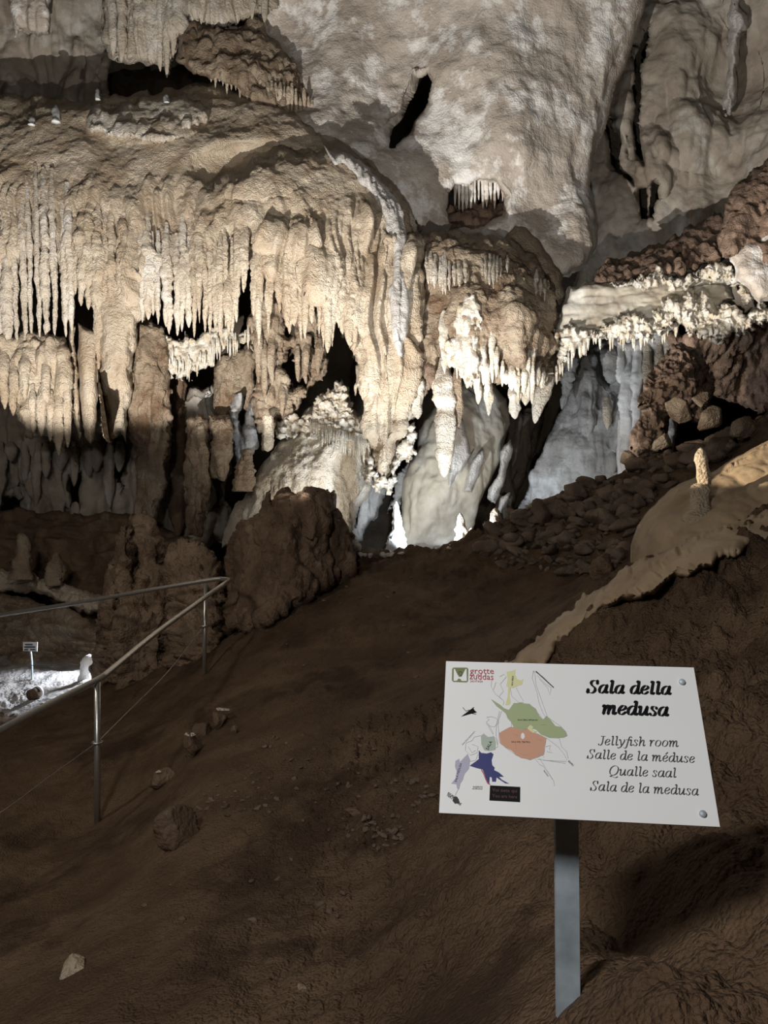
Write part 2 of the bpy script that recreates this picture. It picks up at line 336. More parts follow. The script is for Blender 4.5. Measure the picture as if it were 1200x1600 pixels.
# ------------------------------------------------------------------ cave shell
struct(relief('wall_back', [(-900,-900),(2100,-900),(2100,1150),(-900,1150)],
    [(-800,-800,13),(600,-800,12),(2000,-800,12),(-800,300,14),(200,100,15.4),(600,400,15.6),(1000,100,15.8),(1200,300,15),(2000,300,13),(-800,1100,13),(200,1000,14),(600,1000,15),(2000,1000,13)],
    M['deep'], step=9, rim=10, rim_m=0, disp=[('fbm', .8, .35, 4), ('billow', (2, 2, .5), .12, 2)], seed=3))
# bulging grey wall in the middle
niche = [(699,304),(712,292),(735,286),(775,290),(790,305),(786,335),(760,352),(735,360),(705,352),(696,335)]
gap = [(602,236),(612,205),(634,180),(648,150),(655,118),(666,112),(674,128),(668,160),(650,190),(640,214),(620,236)]
struct(relief('wall_centre', [(395,-120),(1015,-120),(1004,20),(992,75),(965,130),(948,190),(928,245),(921,300),(929,345),(930,380),(915,415),(890,434),(862,428),(840,405),(800,385),(700,375),(640,372),(560,300),(500,240),(440,190),(400,90)],
    [(420,-100,13.2),(450,50,13.5),(480,170,12.7),(560,120,12.8),(600,260,12.4),(640,40,13),(700,350,12.5),(700,150,12.8),(800,-80,12.4),(800,80,12.5),(820,230,12.2),(800,340,12.3),(850,290,12.5),(880,380,12.1),(900,330,12.3),(930,120,12.8),(905,230,12.7),(980,20,13.0),(640,180,12.9),(650,100,13.0)],
    M['limestone'], step=2.0, rim=26, rim_m=.6, edge=(4, .03), holes=[niche, gap],
    disp=[('fbm', .7, .14, 4), ('fbm', (2.4, 2.4, 1.2), .035, 4), ('fbm', 9, .007, 4)], seed=11, hole_rim=12))
# right wall with vertical cracks
struct(relief('wall_right', [(900,-120),(1420,-120),(1420,520),(1190,500),(1000,480),(900,470)],
    [(920,-100,14.6),(920,450,14.3),(960,100,14.4),(1050,-100,14),(1060,100,13.7),(1060,300,13.6),(1100,160,13.6),(1140,60,13.9),(1140,250,13.4),(1200,0,13.2),(1200,250,12.8),(1400,200,11.5),(1400,480,11.5),(1100,480,13.6)],
    M['limestone_right'], step=2.2, rim=20, rim_m=.5, edge=(5, .04),
    holes=[[(1003,52),(1022,44),(1012,85),(1001,120),(999,190),(1001,255),(992,240),(984,175),(988,100)],
           [(947,174),(958,188),(972,225),(977,262),(988,292),(974,282),(957,250),(954,208)],
           [(998,298),(1009,296),(1012,348),(999,350)],[(1017,288),(1029,292),(1023,346),(1013,348)],[(980,70),(989,66),(984,98)]],
    bulbs=[(1090,210,70,60,.25),(1140,120,45,90,-.2),(1020,255,40,60,.35)],
    disp=[('fbm', .8, .16, 5), ('billow', (1.5, 1.5, .6), .08, 3), ('fbm', 7, .012, 3)], seed=23, hole_rim=8))

fW = field([(1130,-60,13.35),(1150,60,13.22),(1135,180,13.3),(1120,240,13.3),(1200,0,13.0)])
t = thing('calcite_streak', 'white calcite streak running down the right wall near the frame edge', 'calcite streak', A(1140, 170, 13.5))
relief('streak', [(1132,-120),(1166,-120),(1164,0),(1158,60),(1154,120),(1144,165),(1132,178),(1134,110),(1134,40)], lambda x, y: fW(x, y), M['stream'], 2, 14, .35, (8, .05), [('drape', (6, 6, .8), .03, 2)], parent=t, seed=25)
# ------------------------------------------------------------------ upper left draperies above the dome
fD = field([(-60,-60,14),(60,0,14),(60,120,13.7),(200,60,13.5),(300,40,13.3),(430,-40,13.3),(170,150,13.8)])
t = thing('flowstone', 'dark recess wall with one lit pale patch at top left corner', 'rock formation', A(60, 140, 14.6))
relief('rock_face', [(-90,-120),(180,-120),(176,40),(168,130),(180,180),(-90,180)], [(-80,-100,14.2),(-80,150,14.2),(60,0,14.6),(60,150,14.6),(170,0,14.8),(170,150,14.4)], M['limestone_right'], 2.5, 20, .4, disp=[('fbm', 1.2, .15, 4), ('drape', (2, 2, .4), .16, 3)], parent=t, seed=5)
relief('lit_patch', [(8,-120),(78,-120),(76,30),(80,53),(50,54),(30,46),(22,56),(16,20)], [(8,-100,13.2),(78,-100,13.2),(20,50,13.3),(80,50,13.3)], M['limestone'], 2, 12, .3, disp=[('drape', (3, 3, .8), .06, 3), ('fbm', 8, .015, 2)], parent=t, seed=6)  # lit patch of the recess wall, its light built as a paler slab
t = thing('drapery', 'pale folded curtain hanging at top left above the dome', 'rock formation', A(230, 110, 13.3))
relief('drapery_sheet', [(168,-120),(440,-120),(432,20),(400,28),(345,40),(300,34),(285,50),(272,92),(262,118),(250,100),(236,100),(215,98),(185,96),(170,88),(162,60)],
    fD, M['calcite_pale'], 2, 14, .5, disp=[('drape', (3.4, 3.4, .35), .17, 3), ('fbm', 9, .018, 3)], parent=t, seed=8)
for i, (x, a, b, ww) in enumerate([(176,-60,88,16),(192,-60,98,14),(215,-60,92,20),(236,-60,101,14),(250,-60,112,12),(262,-60,122,11),(273,-60,88,12),(300,-60,34,15),(318,-60,38,12),(336,-60,44,14),(352,-60,38,12),(372,-60,40,15),(395,-60,30,14),(412,-60,36,12)]):
    drip('stalactite', x, a, b, ww, fD, M['calcite_pale'], t, fade=1, power=5, lean=random.uniform(-4, 4))
t = thing('flowstone', 'small fan-shaped tan flowstone under the upper left curtain', 'rock formation', A(390, 180, 12.9))
relief('fan', [(274,96),(278,60),(292,34),(304,30),(322,40),(350,44),(378,44),(390,28),(402,26),(412,36),(420,56),(446,82),(470,110),(486,140),(493,170),(495,196),(470,190),(430,176),(400,160),(350,130),(300,112)],
    [(280,90,12.9),(300,40,13.2),(400,40,13.2),(350,80,12.8),(400,110,12.7),(450,100,12.9),(480,180,12.9),(440,150,12.6)], M['calcite_brown'], 1.7, 18, .45,
    disp=[('billow', (3, 3, 1.5), .07, 3), ('fbm', 7, .03, 3), ('drape', (7, 7, 1.2), .05, 2, (80, 120))], parent=t, seed=9)
for i in range(26):
    k = i / 25; x = 330 + 158 * k; yb = 124 + 62 * k + 4 * math.sin(i * 2.1)
    drip('stalactite', x, yb - random.uniform(26, 44), yb + random.uniform(2, 12), random.uniform(5, 8), field([(280,90,12.9),(400,110,12.65),(480,180,12.85),(440,150,12.6)]), M['calcite'], t, power=2.5)

# ------------------------------------------------------------------ the jellyfish: main dome
cC = [(-60,150,12.9),(0,152,12.8),(200,150,12.8),(340,132,12.9),(450,165,12.5),(560,235,12.1),(640,330,11.7),(0,220,12.0),(120,230,11.8),(250,215,12.0),(380,205,12.0),(0,300,11.4),(150,330,11.2),(300,330,11.3),(480,300,11.4),(0,420,11.1),(150,450,11.0),(300,450,11.0),(-60,420,11.1),(0,540,11.0),(200,560,11.1),(400,520,11.2),(560,500,11.2),(620,600,11.1),(640,450,11.3)]
fC = field(cC, 5e-4)
dome = thing('flowstone', 'huge tan dome of flowstone shaped like a jellyfish with hanging folds', 'rock formation', A(330, 700, 11.2))
relief('dome', [(-80,142),(0,146),(60,150),(130,156),(200,148),(280,136),(340,130),(400,145),(450,165),(500,195),(560,235),(612,282),(642,335),(650,420),(560,470),(470,455),(420,420),(398,385),(384,375),(372,430),(330,440),(296,425),(262,445),(225,450),(205,520),(205,600),(160,600),(150,470),(112,440),(60,405),(0,415),(-80,415)],
    fC, M['calcite'], 2, 22, .7, edge=(5, .05), bulbs=[(230,195,85,32,.18),(60,215,90,40,.1),(400,262,110,42,-.45)],
    disp=[('fbm', 1.2, .07, 4), ('drape', (5.5, 2.0, .30), .14, 2, (255, 345)), ('drape', (11, 3, .6), .03, 2, (240, 330)), ('fbm', (6, 3, 3), .016, 4), ('fbm', 18, .010, 3)], parent=dome, seed=41)
# ledge apron with small curtain, upper left of the dome
relief('apron', [(135,205),(140,168),(160,165),(178,172),(200,160),(240,150),(290,152),(330,170),(320,190),(290,212),(262,222),(225,224),(205,214),(180,216),(150,212)],
    lambda x, y: fC(x, y) - .22, M['calcite_pale'], 1.7, 12, .35, edge=(4, .08), disp=[('drape', (6, 4, .7), .045, 2, (165, 190)), ('fbm', 6, .02, 3)], parent=dome, seed=43)
def hang(parent, xs, top, tip, width, dep, mat, name='stalactite', jit=6, off=0.0, **k):
    for x in xs:
        d = (lambda a, b: dep(a, b) - off) if off else dep
        drip(name, x + random.uniform(-3, 3), top(x) + random.uniform(-jit, jit) * (5 if jit > 5 else 2), tip(x) + random.uniform(-jit, jit) * 1.8, width(x) * random.uniform(.7, 1.45), d, mat, parent, **{'rough': random.uniform(.3, .6), **k})
I = lambda xp, yp: (lambda x: float(np.interp(x, xp, yp)))
hang(dome, np.arange(-30, 118, 12.5), I([-40, 60, 118], [285, 262, 300]), I([-40, 0, 60, 118], [540, 545, 540, 520]), I([-40, 120], [11, 10]), fC, M['calcite_pale'], off=.03, power=7, lean=6)
hang(dome, np.arange(120, 152, 10), I([118, 152], [300, 300]), I([118, 130, 152], [458, 468, 520]), I([0, 1], [12, 12]), fC, M['calcite'], off=.03, power=6)
hang(dome, np.arange(153, 218, 11), I([150, 218], [300, 320]), I([150, 170, 190, 210, 218], [560, 640, 600, 520, 500]), I([0, 1], [13, 13]), fC, M['calcite'], off=.03, power=5)
hang(dome, np.arange(220, 300, 9.5), I([218, 300], [330, 345]), I([218, 240, 262, 300], [500, 488, 520, 515]), I([0, 1], [12, 12]), fC, M['calcite_pale'], off=.03, power=5)
hang(dome, np.arange(301, 340, 10), I([300, 340], [330, 330]), I([300, 312, 340], [520, 505, 450]), I([0, 1], [11, 11]), fC, M['calcite'], off=.05, power=4)
# front lobe
cL = [(300,320,11.2),(340,285,11.2),(400,250,11.2),(470,240,11.25),(560,240,11.5),(640,340,11.2),(450,330,10.75),(540,330,10.8),(350,370,10.75),(450,430,10.6),(550,430,10.65),(620,450,10.75),(400,520,10.65),(500,540,10.65),(610,600,10.7),(600,740,10.8),(655,450,10.9)]
fL = field(cL, 5e-4)
relief('front_lobe', [(298,345),(297,318),(312,300),(332,290),(350,270),(380,262),(392,246),(420,240),(445,233),(470,240),(520,232),(560,242),(600,275),(640,322),(656,380),(660,450),(658,520),(648,590),(638,640),(628,690),(612,742),(598,760),(588,738),(576,700),(566,650),(556,600),(556,548),(540,500),(500,470),(455,462),(420,440),(402,395),(372,392),(345,410),(318,400)],
    fL, M['calcite'], 2, 20, .6, edge=(5, .06), bulbs=[(390,285,80,30,.12),(450,370,50,30,.12),(625,470,22,200,.12),(500,430,30,40,.08)],
    disp=[('fbm', 1.4, .05, 4), ('drape', (6, 3.5, .35), .12, 2, (280, 370)), ('drape', (12, 6, .6), .028, 2, (290, 370)), ('fbm', (7, 5, 5), .018, 3), ('fbm', 18, .010, 3)], parent=dome, seed=47)
hang(dome, np.arange(312, 345, 8.5), I([300, 345], [345, 350]), I([300, 325, 345], [470, 520, 505]), I([0, 1], [9, 9]), fL, M['calcite'], off=.02, power=4)
hang(dome, np.arange(346, 392, 8), I([340, 392], [360, 345]), I([340, 355, 366, 380, 392], [520, 520, 515, 448, 420]), I([0, 1], [10, 9]), fL, M['calcite'], off=.03, power=4, rough=.4)
hang(dome, np.arange(398, 556, 9.2), I([398, 450, 500, 556], [370, 385, 360, 400]), I([398, 405, 430, 450, 470, 490, 512, 530, 545, 556], [505, 530, 490, 510, 525, 510, 548, 505, 538, 560]), I([0, 1], [12, 12]), fL, M['calcite'], off=.03, power=4)
for x, a, b, ww in [(512,430,552,17),(546,440,540,17),(450,420,512,15),(478,420,530,12),(345,420,522,13),(358,420,520,14),(372,380,454,10),(384,370,440,9),(404,430,540,10)]:
    drip('stalactite', x, a, b, ww, lambda p, q: fL(p, q) - .06, M['calcite'], dome, power=3.5)
# pale flow down the right edge of the lobe
relief('pale_flow', [(500,232),(530,238),(570,262),(612,300),(632,340),(638,420),(636,520),(626,560),(612,540),(608,460),(614,400),(608,350),(575,300),(540,265)], lambda x, y: fL(x, y) - .20, M['stream'], 2, 12, .14, edge=(5, .05),
    disp=[('drape', (9, 5, 1), .04, 3), ('fbm', 12, .02, 3)], parent=dome, seed=49)

# ------------------------------------------------------------------ second tier, left
f2 = field([(0,560,10.9),(100,560,10.8),(60,640,10.75),(100,700,10.8),(0,700,10.9),(200,560,11.2),(200,700,11.2)])
t2 = thing('flowstone', 'layered tan draped mass under the left end of the dome', 'rock formation', A(60, 700, 10.9))
relief('draped_mass', [(-60,520),(0,522),(60,520),(100,528),(116,560),(118,620),(112,680),(96,708),(84,690),(66,680),(50,684),(34,672),(24,640),(10,600),(0,560),(-60,540)], f2, M['calcite'], 2, 16, .4, edge=(3, .08),
    disp=[('billow', (4, 4, 2.2), .07, 3), ('drape', (5, 5, .5), .06, 2), ('fbm', 10, .012, 2)], parent=t2, seed=51)
for x, a, b, ww in [(6,540,640,18),(22,560,650,14),(38,545,625,18),(52,600,678,10),(66,600,682,16),(80,610,690,12),(92,600,712,15),(106,580,700,13),(70,560,650,14)]:
    drip('stalactite', x, a, b, ww, lambda p, q: f2(p, q) - .08, M['calcite'], t2, power=4)
def column(label, x, y0, y1, wd, Y, mat, lean=0, group=None, name='column', **k):
    kk = dict(power=9, seg=22, fade=1, rough=.25); kk.update(k)
    o = drip(name, x, y0, y1, wd, Y, mat, None, lean=lean, **kk); return tag(o, label, 'rock column' if name == 'column' else name, group)
def rubbly(label, outline, ctrl, mat, cat='rock formation', seed=1, name='flowstone', step=2, rim=14, rim_m=.35, disp=None, back=.3, edge=(4, .08), holes=(), bulbs=(), group=None):
    o = relief(name, outline, ctrl, mat, step, rim, rim_m, edge, disp or [('fbm', 2, .05, 3), ('drape', (5, 5, .8), .06, 3), ('billow', (12, 12, 8), .02, 2)], holes=holes, bulbs=bulbs, seed=seed, back=back)
    return tag(o, label, cat, group)
sl = [('fbm', 2.5, .03, 3), ('drape', (5, 4, .35), .035, 2), ('fbm', 16, .006, 2)]
rubbly('narrow smooth tan hanging blade left of the wide blade', [(107,500),(117,508),(119,560),(124,640),(129,682),(124,686),(116,660),(110,600)], [(107,500,11.05),(119,510,11.05),(125,690,11.0),(110,600,11.0)], M['calcite'], 'stalactite', 201, 'stalactite', rim=7, rim_m=.15, disp=sl, back=.8, edge=(2, .06))
rubbly('wide smooth tan hanging blade below the dome, far left', [(121,505),(134,512),(152,520),(153,580),(152,640),(148,686),(140,692),(131,680),(125,620),(121,560)], [(121,500,11.0),(152,520,11.0),(140,690,10.9),(125,600,10.95)], M['calcite'], 'stalactite', 202, 'stalactite', rim=10, rim_m=.22, disp=sl, back=.8, edge=(2, .06))
rubbly('long tan drapery tongue right of the smooth hanging blades', [(152,430),(180,420),(212,440),(214,500),(208,560),(205,620),(200,660),(196,694),(188,672),(178,688),(168,684),(160,640),(156,560),(153,500)], [(152,430,11.0),(212,430,11.0),(180,560,10.85),(190,690,10.9),(160,640,10.95),(210,600,11)], M['calcite'], 'drapery', 203, 'drapery', rim=14, rim_m=.4, disp=sl, back=.8)
rubbly('thin brown tongue ending in a blunt tip beside the blades', [(150,560),(157,560),(160,620),(170,680),(178,688),(172,692),(162,682),(154,630)], [(150,560,10.95),(160,620,10.9),(172,690,10.9)], M['calcite'], 'stalactite', 204, 'stalactite', rim=5, rim_m=.12, disp=sl, back=.8, edge=(2, .06))
rubbly('rough grey column between tan drapery tongue and spiky crust', [(200,505),(225,500),(258,512),(262,560),(268,610),(270,680),(262,740),(250,800),(240,840),(205,840),(212,780),(215,700),(200,690),(196,620),(205,560)],
    [(200,510,11.5),(260,520,11.5),(235,600,11.3),(235,700,11.4),(230,830,11.6)], M['calcite_brown'], seed=61, name='column')
rubbly('twin rough column, left half, with lamp-lit square top', [(290,655),(300,648),(326,650),(330,700),(326,760),(318,835),(292,835),(288,760)], [(290,650,11.2),(330,650,11.2),(305,740,11.0),(305,830,11.2)], M['calcite_brown'], seed=63, name='column', rim=12)
rubbly('twin rough column, shorter right half', [(328,648),(362,650),(366,690),(360,730),(350,757),(340,750),(326,745),(328,700)], [(328,650,11.1),(362,650,11.1),(345,740,11.0)], M['calcite_brown'], seed=64, name='column', rim=12)
fS = field([(220,520,11.6),(400,520,11.4),(300,600,11.6),(400,640,11.4)])
t3 = thing('crust', 'pale spiky coral crust with needle points below the dome centre', 'rock formation', A(300, 600, 11.5))
relief('crust_band', [(205,590),(200,560),(215,540),(262,528),(300,525),(330,515),(372,520),(400,500),(400,525),(372,532),(345,540),(338,560),(318,575),(300,590),(280,600),(262,588),(255,560),(235,570)], fS, M['crust'], 1.7, 8, .2, (7, .12), [('billow', 9, .05, 3), ('fbm', 14, .02, 2)], parent=t3, seed=66)
for i in range(70):
    x = random.uniform(205, 402); yb = float(np.interp(x, [205, 262, 300, 335, 402], [560, 560, 575, 545, 520]))
    drip('spike', x, yb - random.uniform(0, 22), yb + random.uniform(4, 24), random.uniform(2.5, 5), lambda p, q: fS(p, q) - .08, M['crust'], t3, power=2, seg=7)
t4 = thing('flowstone', 'netted rocky web with dark openings below the dome right half', 'rock formation', A(450, 640, 11.4))
fN = field([(390,480,11.2),(510,480,11.3),(400,640,11.3),(510,560,11.4),(450,700,11.3)])
relief('web', [(392,450),(420,460),(508,500),(512,560),(505,590),(480,610),(462,640),(440,660),(415,700),(405,655),(395,640),(398,580),(388,520)], fN, M['calcite_brown'], 1.8, 12, .35, (6, .09),
    [('billow', (6, 6, 4), .07, 3), ('fbm', 12, .02, 2)], holes=[[(441,500),(462,505),(458,530),(442,520)],[(448,548),(458,545),(462,575),(470,590),(484,580),(478,602),(455,600),(446,575)],[(485,520),(494,540),(488,548)]], parent=t4, seed=67)
for x, a, b, ww in [(412,530,622,13),(425,520,600,14),(404,500,600,12),(465,540,596,10),(478,530,600,13),(498,530,585,12),(440,600,650,10)]:
    drip('stalactite', x, a, b, ww, lambda p, q: fN(p, q) - .1, M['calcite_brown'], t4, power=3)
rubbly('bluish white forked blades under the rocky web', [(358,640),(368,612),(382,620),(372,650),(378,680),(388,640),(398,615),(400,660),(395,700),(378,740),(368,720),(360,700)], [(358,620,11.6),(400,620,11.6),(380,740,11.6)], M['bluegrey'], seed=69, rim=8)
column('lumpy grey stalagmite stump below the forked blades', 382, 768, 700, 26, 11.3, M['calcite_brown'], 4, name='stalagmite', rough=.5)
column('short lit tan stub with flat base hanging by the bright mound', 419, 650, 706, 17, 11.0, M['calcite'], 0, name='stalactite', rough=.3, power=14)
column('narrow dark column behind the crust, left of the twin columns', 275, 560, 840, 26, 12.4, M['darkrock'], 2)
rubbly('dark brown curved rock behind the spiky crust', [(338,560),(365,545),(398,540),(402,600),(390,640),(350,660),(330,640)], [(338,560,11.9),(400,560,11.9),(370,650,11.9)], M['calcite_brown'], seed=70, rim=18)
# dim draperies in the dark lower left
t5 = thing('drapery', 'dim grey draperies hanging in the shadow at lower left', 'rock formation', A(150, 830, 12.4))
f5 = field([(-60,640,12.6),(400,640,12.6),(-60,860,12.9),(400,860,12.9),(150,740,12.5)])
relief('drapery_sheet', [(-90,600),(110,640),(210,640),(330,600),(360,700),(350,850),(-90,860)], f5, M['limestone_right'], 2.5, 20, .4, (6, .05), [('drape', (3, 3, .5), .14, 3), ('fbm', 6, .03, 3)],
       holes=[[(108,740),(130,735),(134,800),(110,805)],[(160,680),(200,700),(190,760),(170,740)],[(325,720),(350,715),(345,790),(322,800)],[(0,780),(30,770),(26,830),(0,830)]], parent=t5, seed=71)
for i in range(18):
    x = 0 + i * 19 + random.uniform(-4, 4); drip('stalactite', x, 690, random.uniform(720, 800), random.uniform(12, 22), lambda p, q: f5(p, q) - .15, M['limestone_right'], t5, power=3, fade=.6)

# ------------------------------------------------------------------ bright flowstone mound behind the dark stump
t6 = thing('flowstone', 'brightly lit cream flowstone mound with white crystal top, lower centre', 'rock formation', A(460, 840, 11))
fI = field([(355,820,11.4),(420,720,11.3),(500,625,11.5),(535,605,11.6),(580,700,11.4),(550,820,11.4),(460,760,10.9),(520,700,10.95),(500,840,11.1)])
relief('mound', [(345,860),(358,808),(384,766),(420,716),(440,686),(470,648),(500,622),(528,598),(540,606),(550,635),(572,668),(582,720),(576,760),(562,800),(548,832),(520,860)], fI, M['calcite_pale'], 1.8, 24, .6, (5, .06),
    [('fbm', 2, .06, 4), ('billow', (5, 5, 3), .035, 3), ('fbm', 14, .01, 2)], parent=t6, seed=73)
relief('crystal_crust', [(430,662),(450,650),(480,652),(500,625),(520,600),(538,598),(552,632),(572,666),(580,700),(572,735),(560,700),(540,690),(520,676),(490,680),(460,684),(436,682)], lambda x, y: fI(x, y) - .13, M['crust'], 1.6, 9, .25, (7, .12), [('billow', 10, .05, 3), ('fbm', 16, .02, 2)], parent=t6, seed=74)
for i in range(34):
    x = 486 + i * 2.8; drip('spike', x, 655 + .3 * (x - 480), 678 + .42 * (x - 480) + random.uniform(-6, 14), random.uniform(3, 6), lambda p, q: fI(p, q) - .2, M['crust'], t6, power=2.2, seg=7)
# crystal fringe under the lobe tip
t7 = thing('crust', 'white crystal fringe clinging round the tip of the long lobe', 'rock formation', A(605, 760, 10.8))
f7 = lambda x, y: fL(x, y) + .12 + 0 * x
relief('fringe', [(576,700),(585,730),(598,752),(612,740),(616,700),(628,690),(640,660),(652,655),(652,690),(640,720),(630,715),(622,738),(612,768),(598,770),(584,758),(574,735)], f7, M['crust'], 1.6, 8, .2, (6, .12), [('billow', 11, .05, 3)], parent=t7, seed=76)
relief('yellow_blade', [(640,600),(652,580),(662,592),(660,620),(650,650),(632,662),(630,655),(636,625)], f7, M['calcite_pale'], 1.6, 8, .2, (3, .1), [('drape', (8, 8, 2), .02, 2)], parent=t7, seed=77)

# ------------------------------------------------------------------ middle formation
cE = [(650,370,11.5),(720,370,11.4),(790,375,11.5),(850,420,11.4),(872,520,11.2),(700,430,10.9),(780,430,10.8),(740,500,10.6),(820,500,10.5),(830,600,10.6),(700,600,10.7),(650,600,10.9),(655,480,11.1),(760,620,10.7)]
fE = field(cE, 5e-4)
mid = thing('flowstone', 'brown and white rounded flowstone cluster in the middle with dripping underside', 'rock formation', A(760, 650, 10.8))
relief('body', [(646,366),(700,364),(745,362),(795,372),(825,395),(850,420),(868,462),(876,510),(872,560),(858,590),(845,605),(820,600),(800,590),(775,600),(750,585),(725,575),(705,556),(692,560),(684,595),(668,606),(650,640),(640,620),(646,560),(652,500),(650,430)],
    fE, M['calcite_brown'], 1.8, 20, .5, (5, .06), [('fbm', 1.6, .06, 4), ('billow', (4, 4, 3), .05, 3), ('drape', (6, 6, .5), .05, 2, (470, 540)), ('fbm', 14, .012, 2)],
    bulbs=[(820,490,52,95,.30),(735,500,48,80,.25),(770,395,60,34,.22),(690,390,45,24,.15)], parent=mid, seed=81)
relief('white_coating', [(706,520),(712,480),(728,458),(745,462),(752,500),(750,560),(745,596),(730,600),(716,575),(700,566),(690,540)], lambda x, y: fE(x, y) - .30, M['crust'], 1.7, 10, .25, (7, .1), [('billow', (9, 9, 4), .04, 3)], parent=mid, seed=82)
hang(mid, np.arange(664, 726, 5.6), I([660, 726], [396, 400]), I([660, 690, 726], [430, 458, 448]), I([0, 1], [6, 6]), fE, M['calcite_pale'], off=.14, power=3, jit=4)
hang(mid, np.arange(756, 795, 5.6), I([756, 795], [402, 400]), I([756, 770, 795], [430, 452, 418]), I([0, 1], [6, 6]), fE, M['calcite_pale'], off=.3, power=3, jit=3)
hang(mid, np.arange(834, 860, 5.6), I([830, 860], [420, 440]), I([830, 860], [450, 475]), I([0, 1], [6, 6]), fE, M['calcite_pale'], off=.25, power=3, jit=3)
hang(mid, np.arange(690, 866, 7.2), I([690, 720, 760, 866], [520, 500, 540, 545]), I([690, 700, 720, 740, 760, 780, 800, 820, 845, 866], [560, 575, 590, 612, 618, 600, 622, 628, 612, 575]), I([0, 1], [9, 9]), fE, M['crust'], off=.16, power=3.5, jit=8, rough=.35)
for x, a, b, ww, m in [(693,556,746,33,'calcite_pale'),(716,560,668,16,'calcite_brown'),(653,575,655,26,'calcite_pale'),(675,560,606,20,'redbrown'),(806,600,655,22,'crust'),(822,590,634,18,'crust'),(764,590,650,14,'crust'),(748,590,632,12,'crust')]:
    drip('stalactite', x, a, b, ww, lambda p, q: fE(p, q) + .05, M[m], mid, power=6 if b > 700 else 3, fade=.8, rough=.22, seg=20)
drip('stalactite', 856, 565, 662, 32, lambda p, q: fE(p, q) + .1, M['calcite_pale'], mid, lean=-18, power=2.6, fade=.9, rough=.12, seg=22)
# niche with red-brown rock and little drips
t = thing('flowstone', 'small red-brown niche with little drips in the grey wall', 'rock formation', A(745, 360, 12.9))
relief('niche_rock', [(680,280),(805,280),(810,372),(680,372)], [(680,280,13.4),(805,280,13.4),(740,330,13.0),(700,368,12.5),(800,368,12.5)], M['redbrown'], 2, 10, .2, disp=[('billow', 3.5, .10, 3), ('fbm', 10, .02, 2)], holes=[[(700,305),(710,290),(715,318),(704,318)],[(750,298),(762,290),(763,325),(748,325)],[(775,298),(784,295),(780,320),(772,320)]], parent=t, seed=84)
for i in range(13): drip('stalactite', 711 + i * 6.2, 280, random.uniform(312, 335), random.uniform(4, 7), 12.75, M['limestone'], t, fade=1, power=3)
t = thing('flowstone', 'low brown rounded hump between niche and hanging grey bulge', 'rock formation', A(850, 420, 12))
relief('hump', [(782,380),(800,350),(830,360),(855,395),(880,430),(885,470),(872,475),(850,440),(810,400)], [(782,380,12.0),(830,360,12.0),(885,460,11.7),(850,420,11.7)], M['calcite_brown'], 2, 14, .3, disp=[('fbm', 3, .05, 4)], parent=t, seed=85)

# ------------------------------------------------------------------ right hand ledges
tF = thing('rock_ledge', 'long rock ledge with white coral crust under brown fringed shelves, right', 'rock formation', A(1030, 560, 10.4))
relief('brown_shelf', [(925,446),(935,425),(948,408),(1000,392),(1060,366),(1100,345),(1126,330),(1136,345),(1134,400),(1120,415),(1090,418),(1060,430),(1000,440),(960,446)],
    [(930,440,10.9),(1000,392,11.5),(1126,330,11.4),(1110,350,11.3),(1120,410,10.6),(1020,415,10.7),(1020,440,10.6)], M['redbrown'], 1.8, 12, .4, (4, .08), [('fbm', 2, .05, 3), ('drape', (8, 8, 1.6), .05, 2, (375, 400)), ('fbm', 11, .02, 3)], parent=tF, seed=91)
relief('brown_lump', [(1124,395),(1120,370),(1132,345),(1130,320),(1140,295),(1165,275),(1200,250),(1320,190),(1320,430),(1200,425),(1180,392),(1165,400),(1150,396),(1140,408),(1130,400)],
    [(1125,380,10.2),(1140,300,10.5),(1200,250,10.6),(1320,200,10.3),(1200,340,10.0),(1150,390,10.0),(1320,420,10)], M['redbrown'], 1.8, 16, .4, (4, .07), [('fbm', 2, .07, 4), ('drape', (6, 6, .8), .07, 2, (290, 330)), ('fbm', 12, .02, 3)], parent=tF, seed=92)
relief('grey_lump', [(1140,400),(1165,380),(1200,362),(1260,350),(1260,470),(1190,470),(1150,440)], [(1145,400,10),(1250,360,10),(1250,460,9.9),(1180,420,9.8)], M['limestone'], 2, 16, .3, disp=[('fbm', 2.5, .05, 4)], parent=tF, seed=93)
relief('grey_underside', [(868,520),(876,480),(890,452),(930,440),(1000,436),(1140,425),(1150,470),(1060,500),(1000,520),(930,530),(880,545)], [(870,520,10.9),(930,445,10.9),(1100,430,10.7),(1000,480,10.7),(1140,470,10.5),(900,540,10.8)], M['slab'], 2, 12, .3, disp=[('fbm', 2.5, .06, 4), ('billow', (2, 2, 8), .03, 2)], parent=tF, seed=94)
dC = [('fbm', 3, .05, 3), ('billow', (13, 13, 8), .05, 3), ('fbm', 26, .02, 2)]
relief('upper_crust', [(950,444),(985,436),(1020,430),(1030,418),(1050,432),(1070,436),(1110,420),(1136,410),(1150,425),(1180,426),(1182,445),(1172,470),(1160,480),(1160,450),(1120,440),(1090,442),(1050,450),(1010,448)], [(950,444,10.6),(1050,432,10.4),(1180,430,10.2),(1165,475,10.2)], M['crust'], 1.6, 8, .25, (6, .1), dC, parent=tF, seed=95)
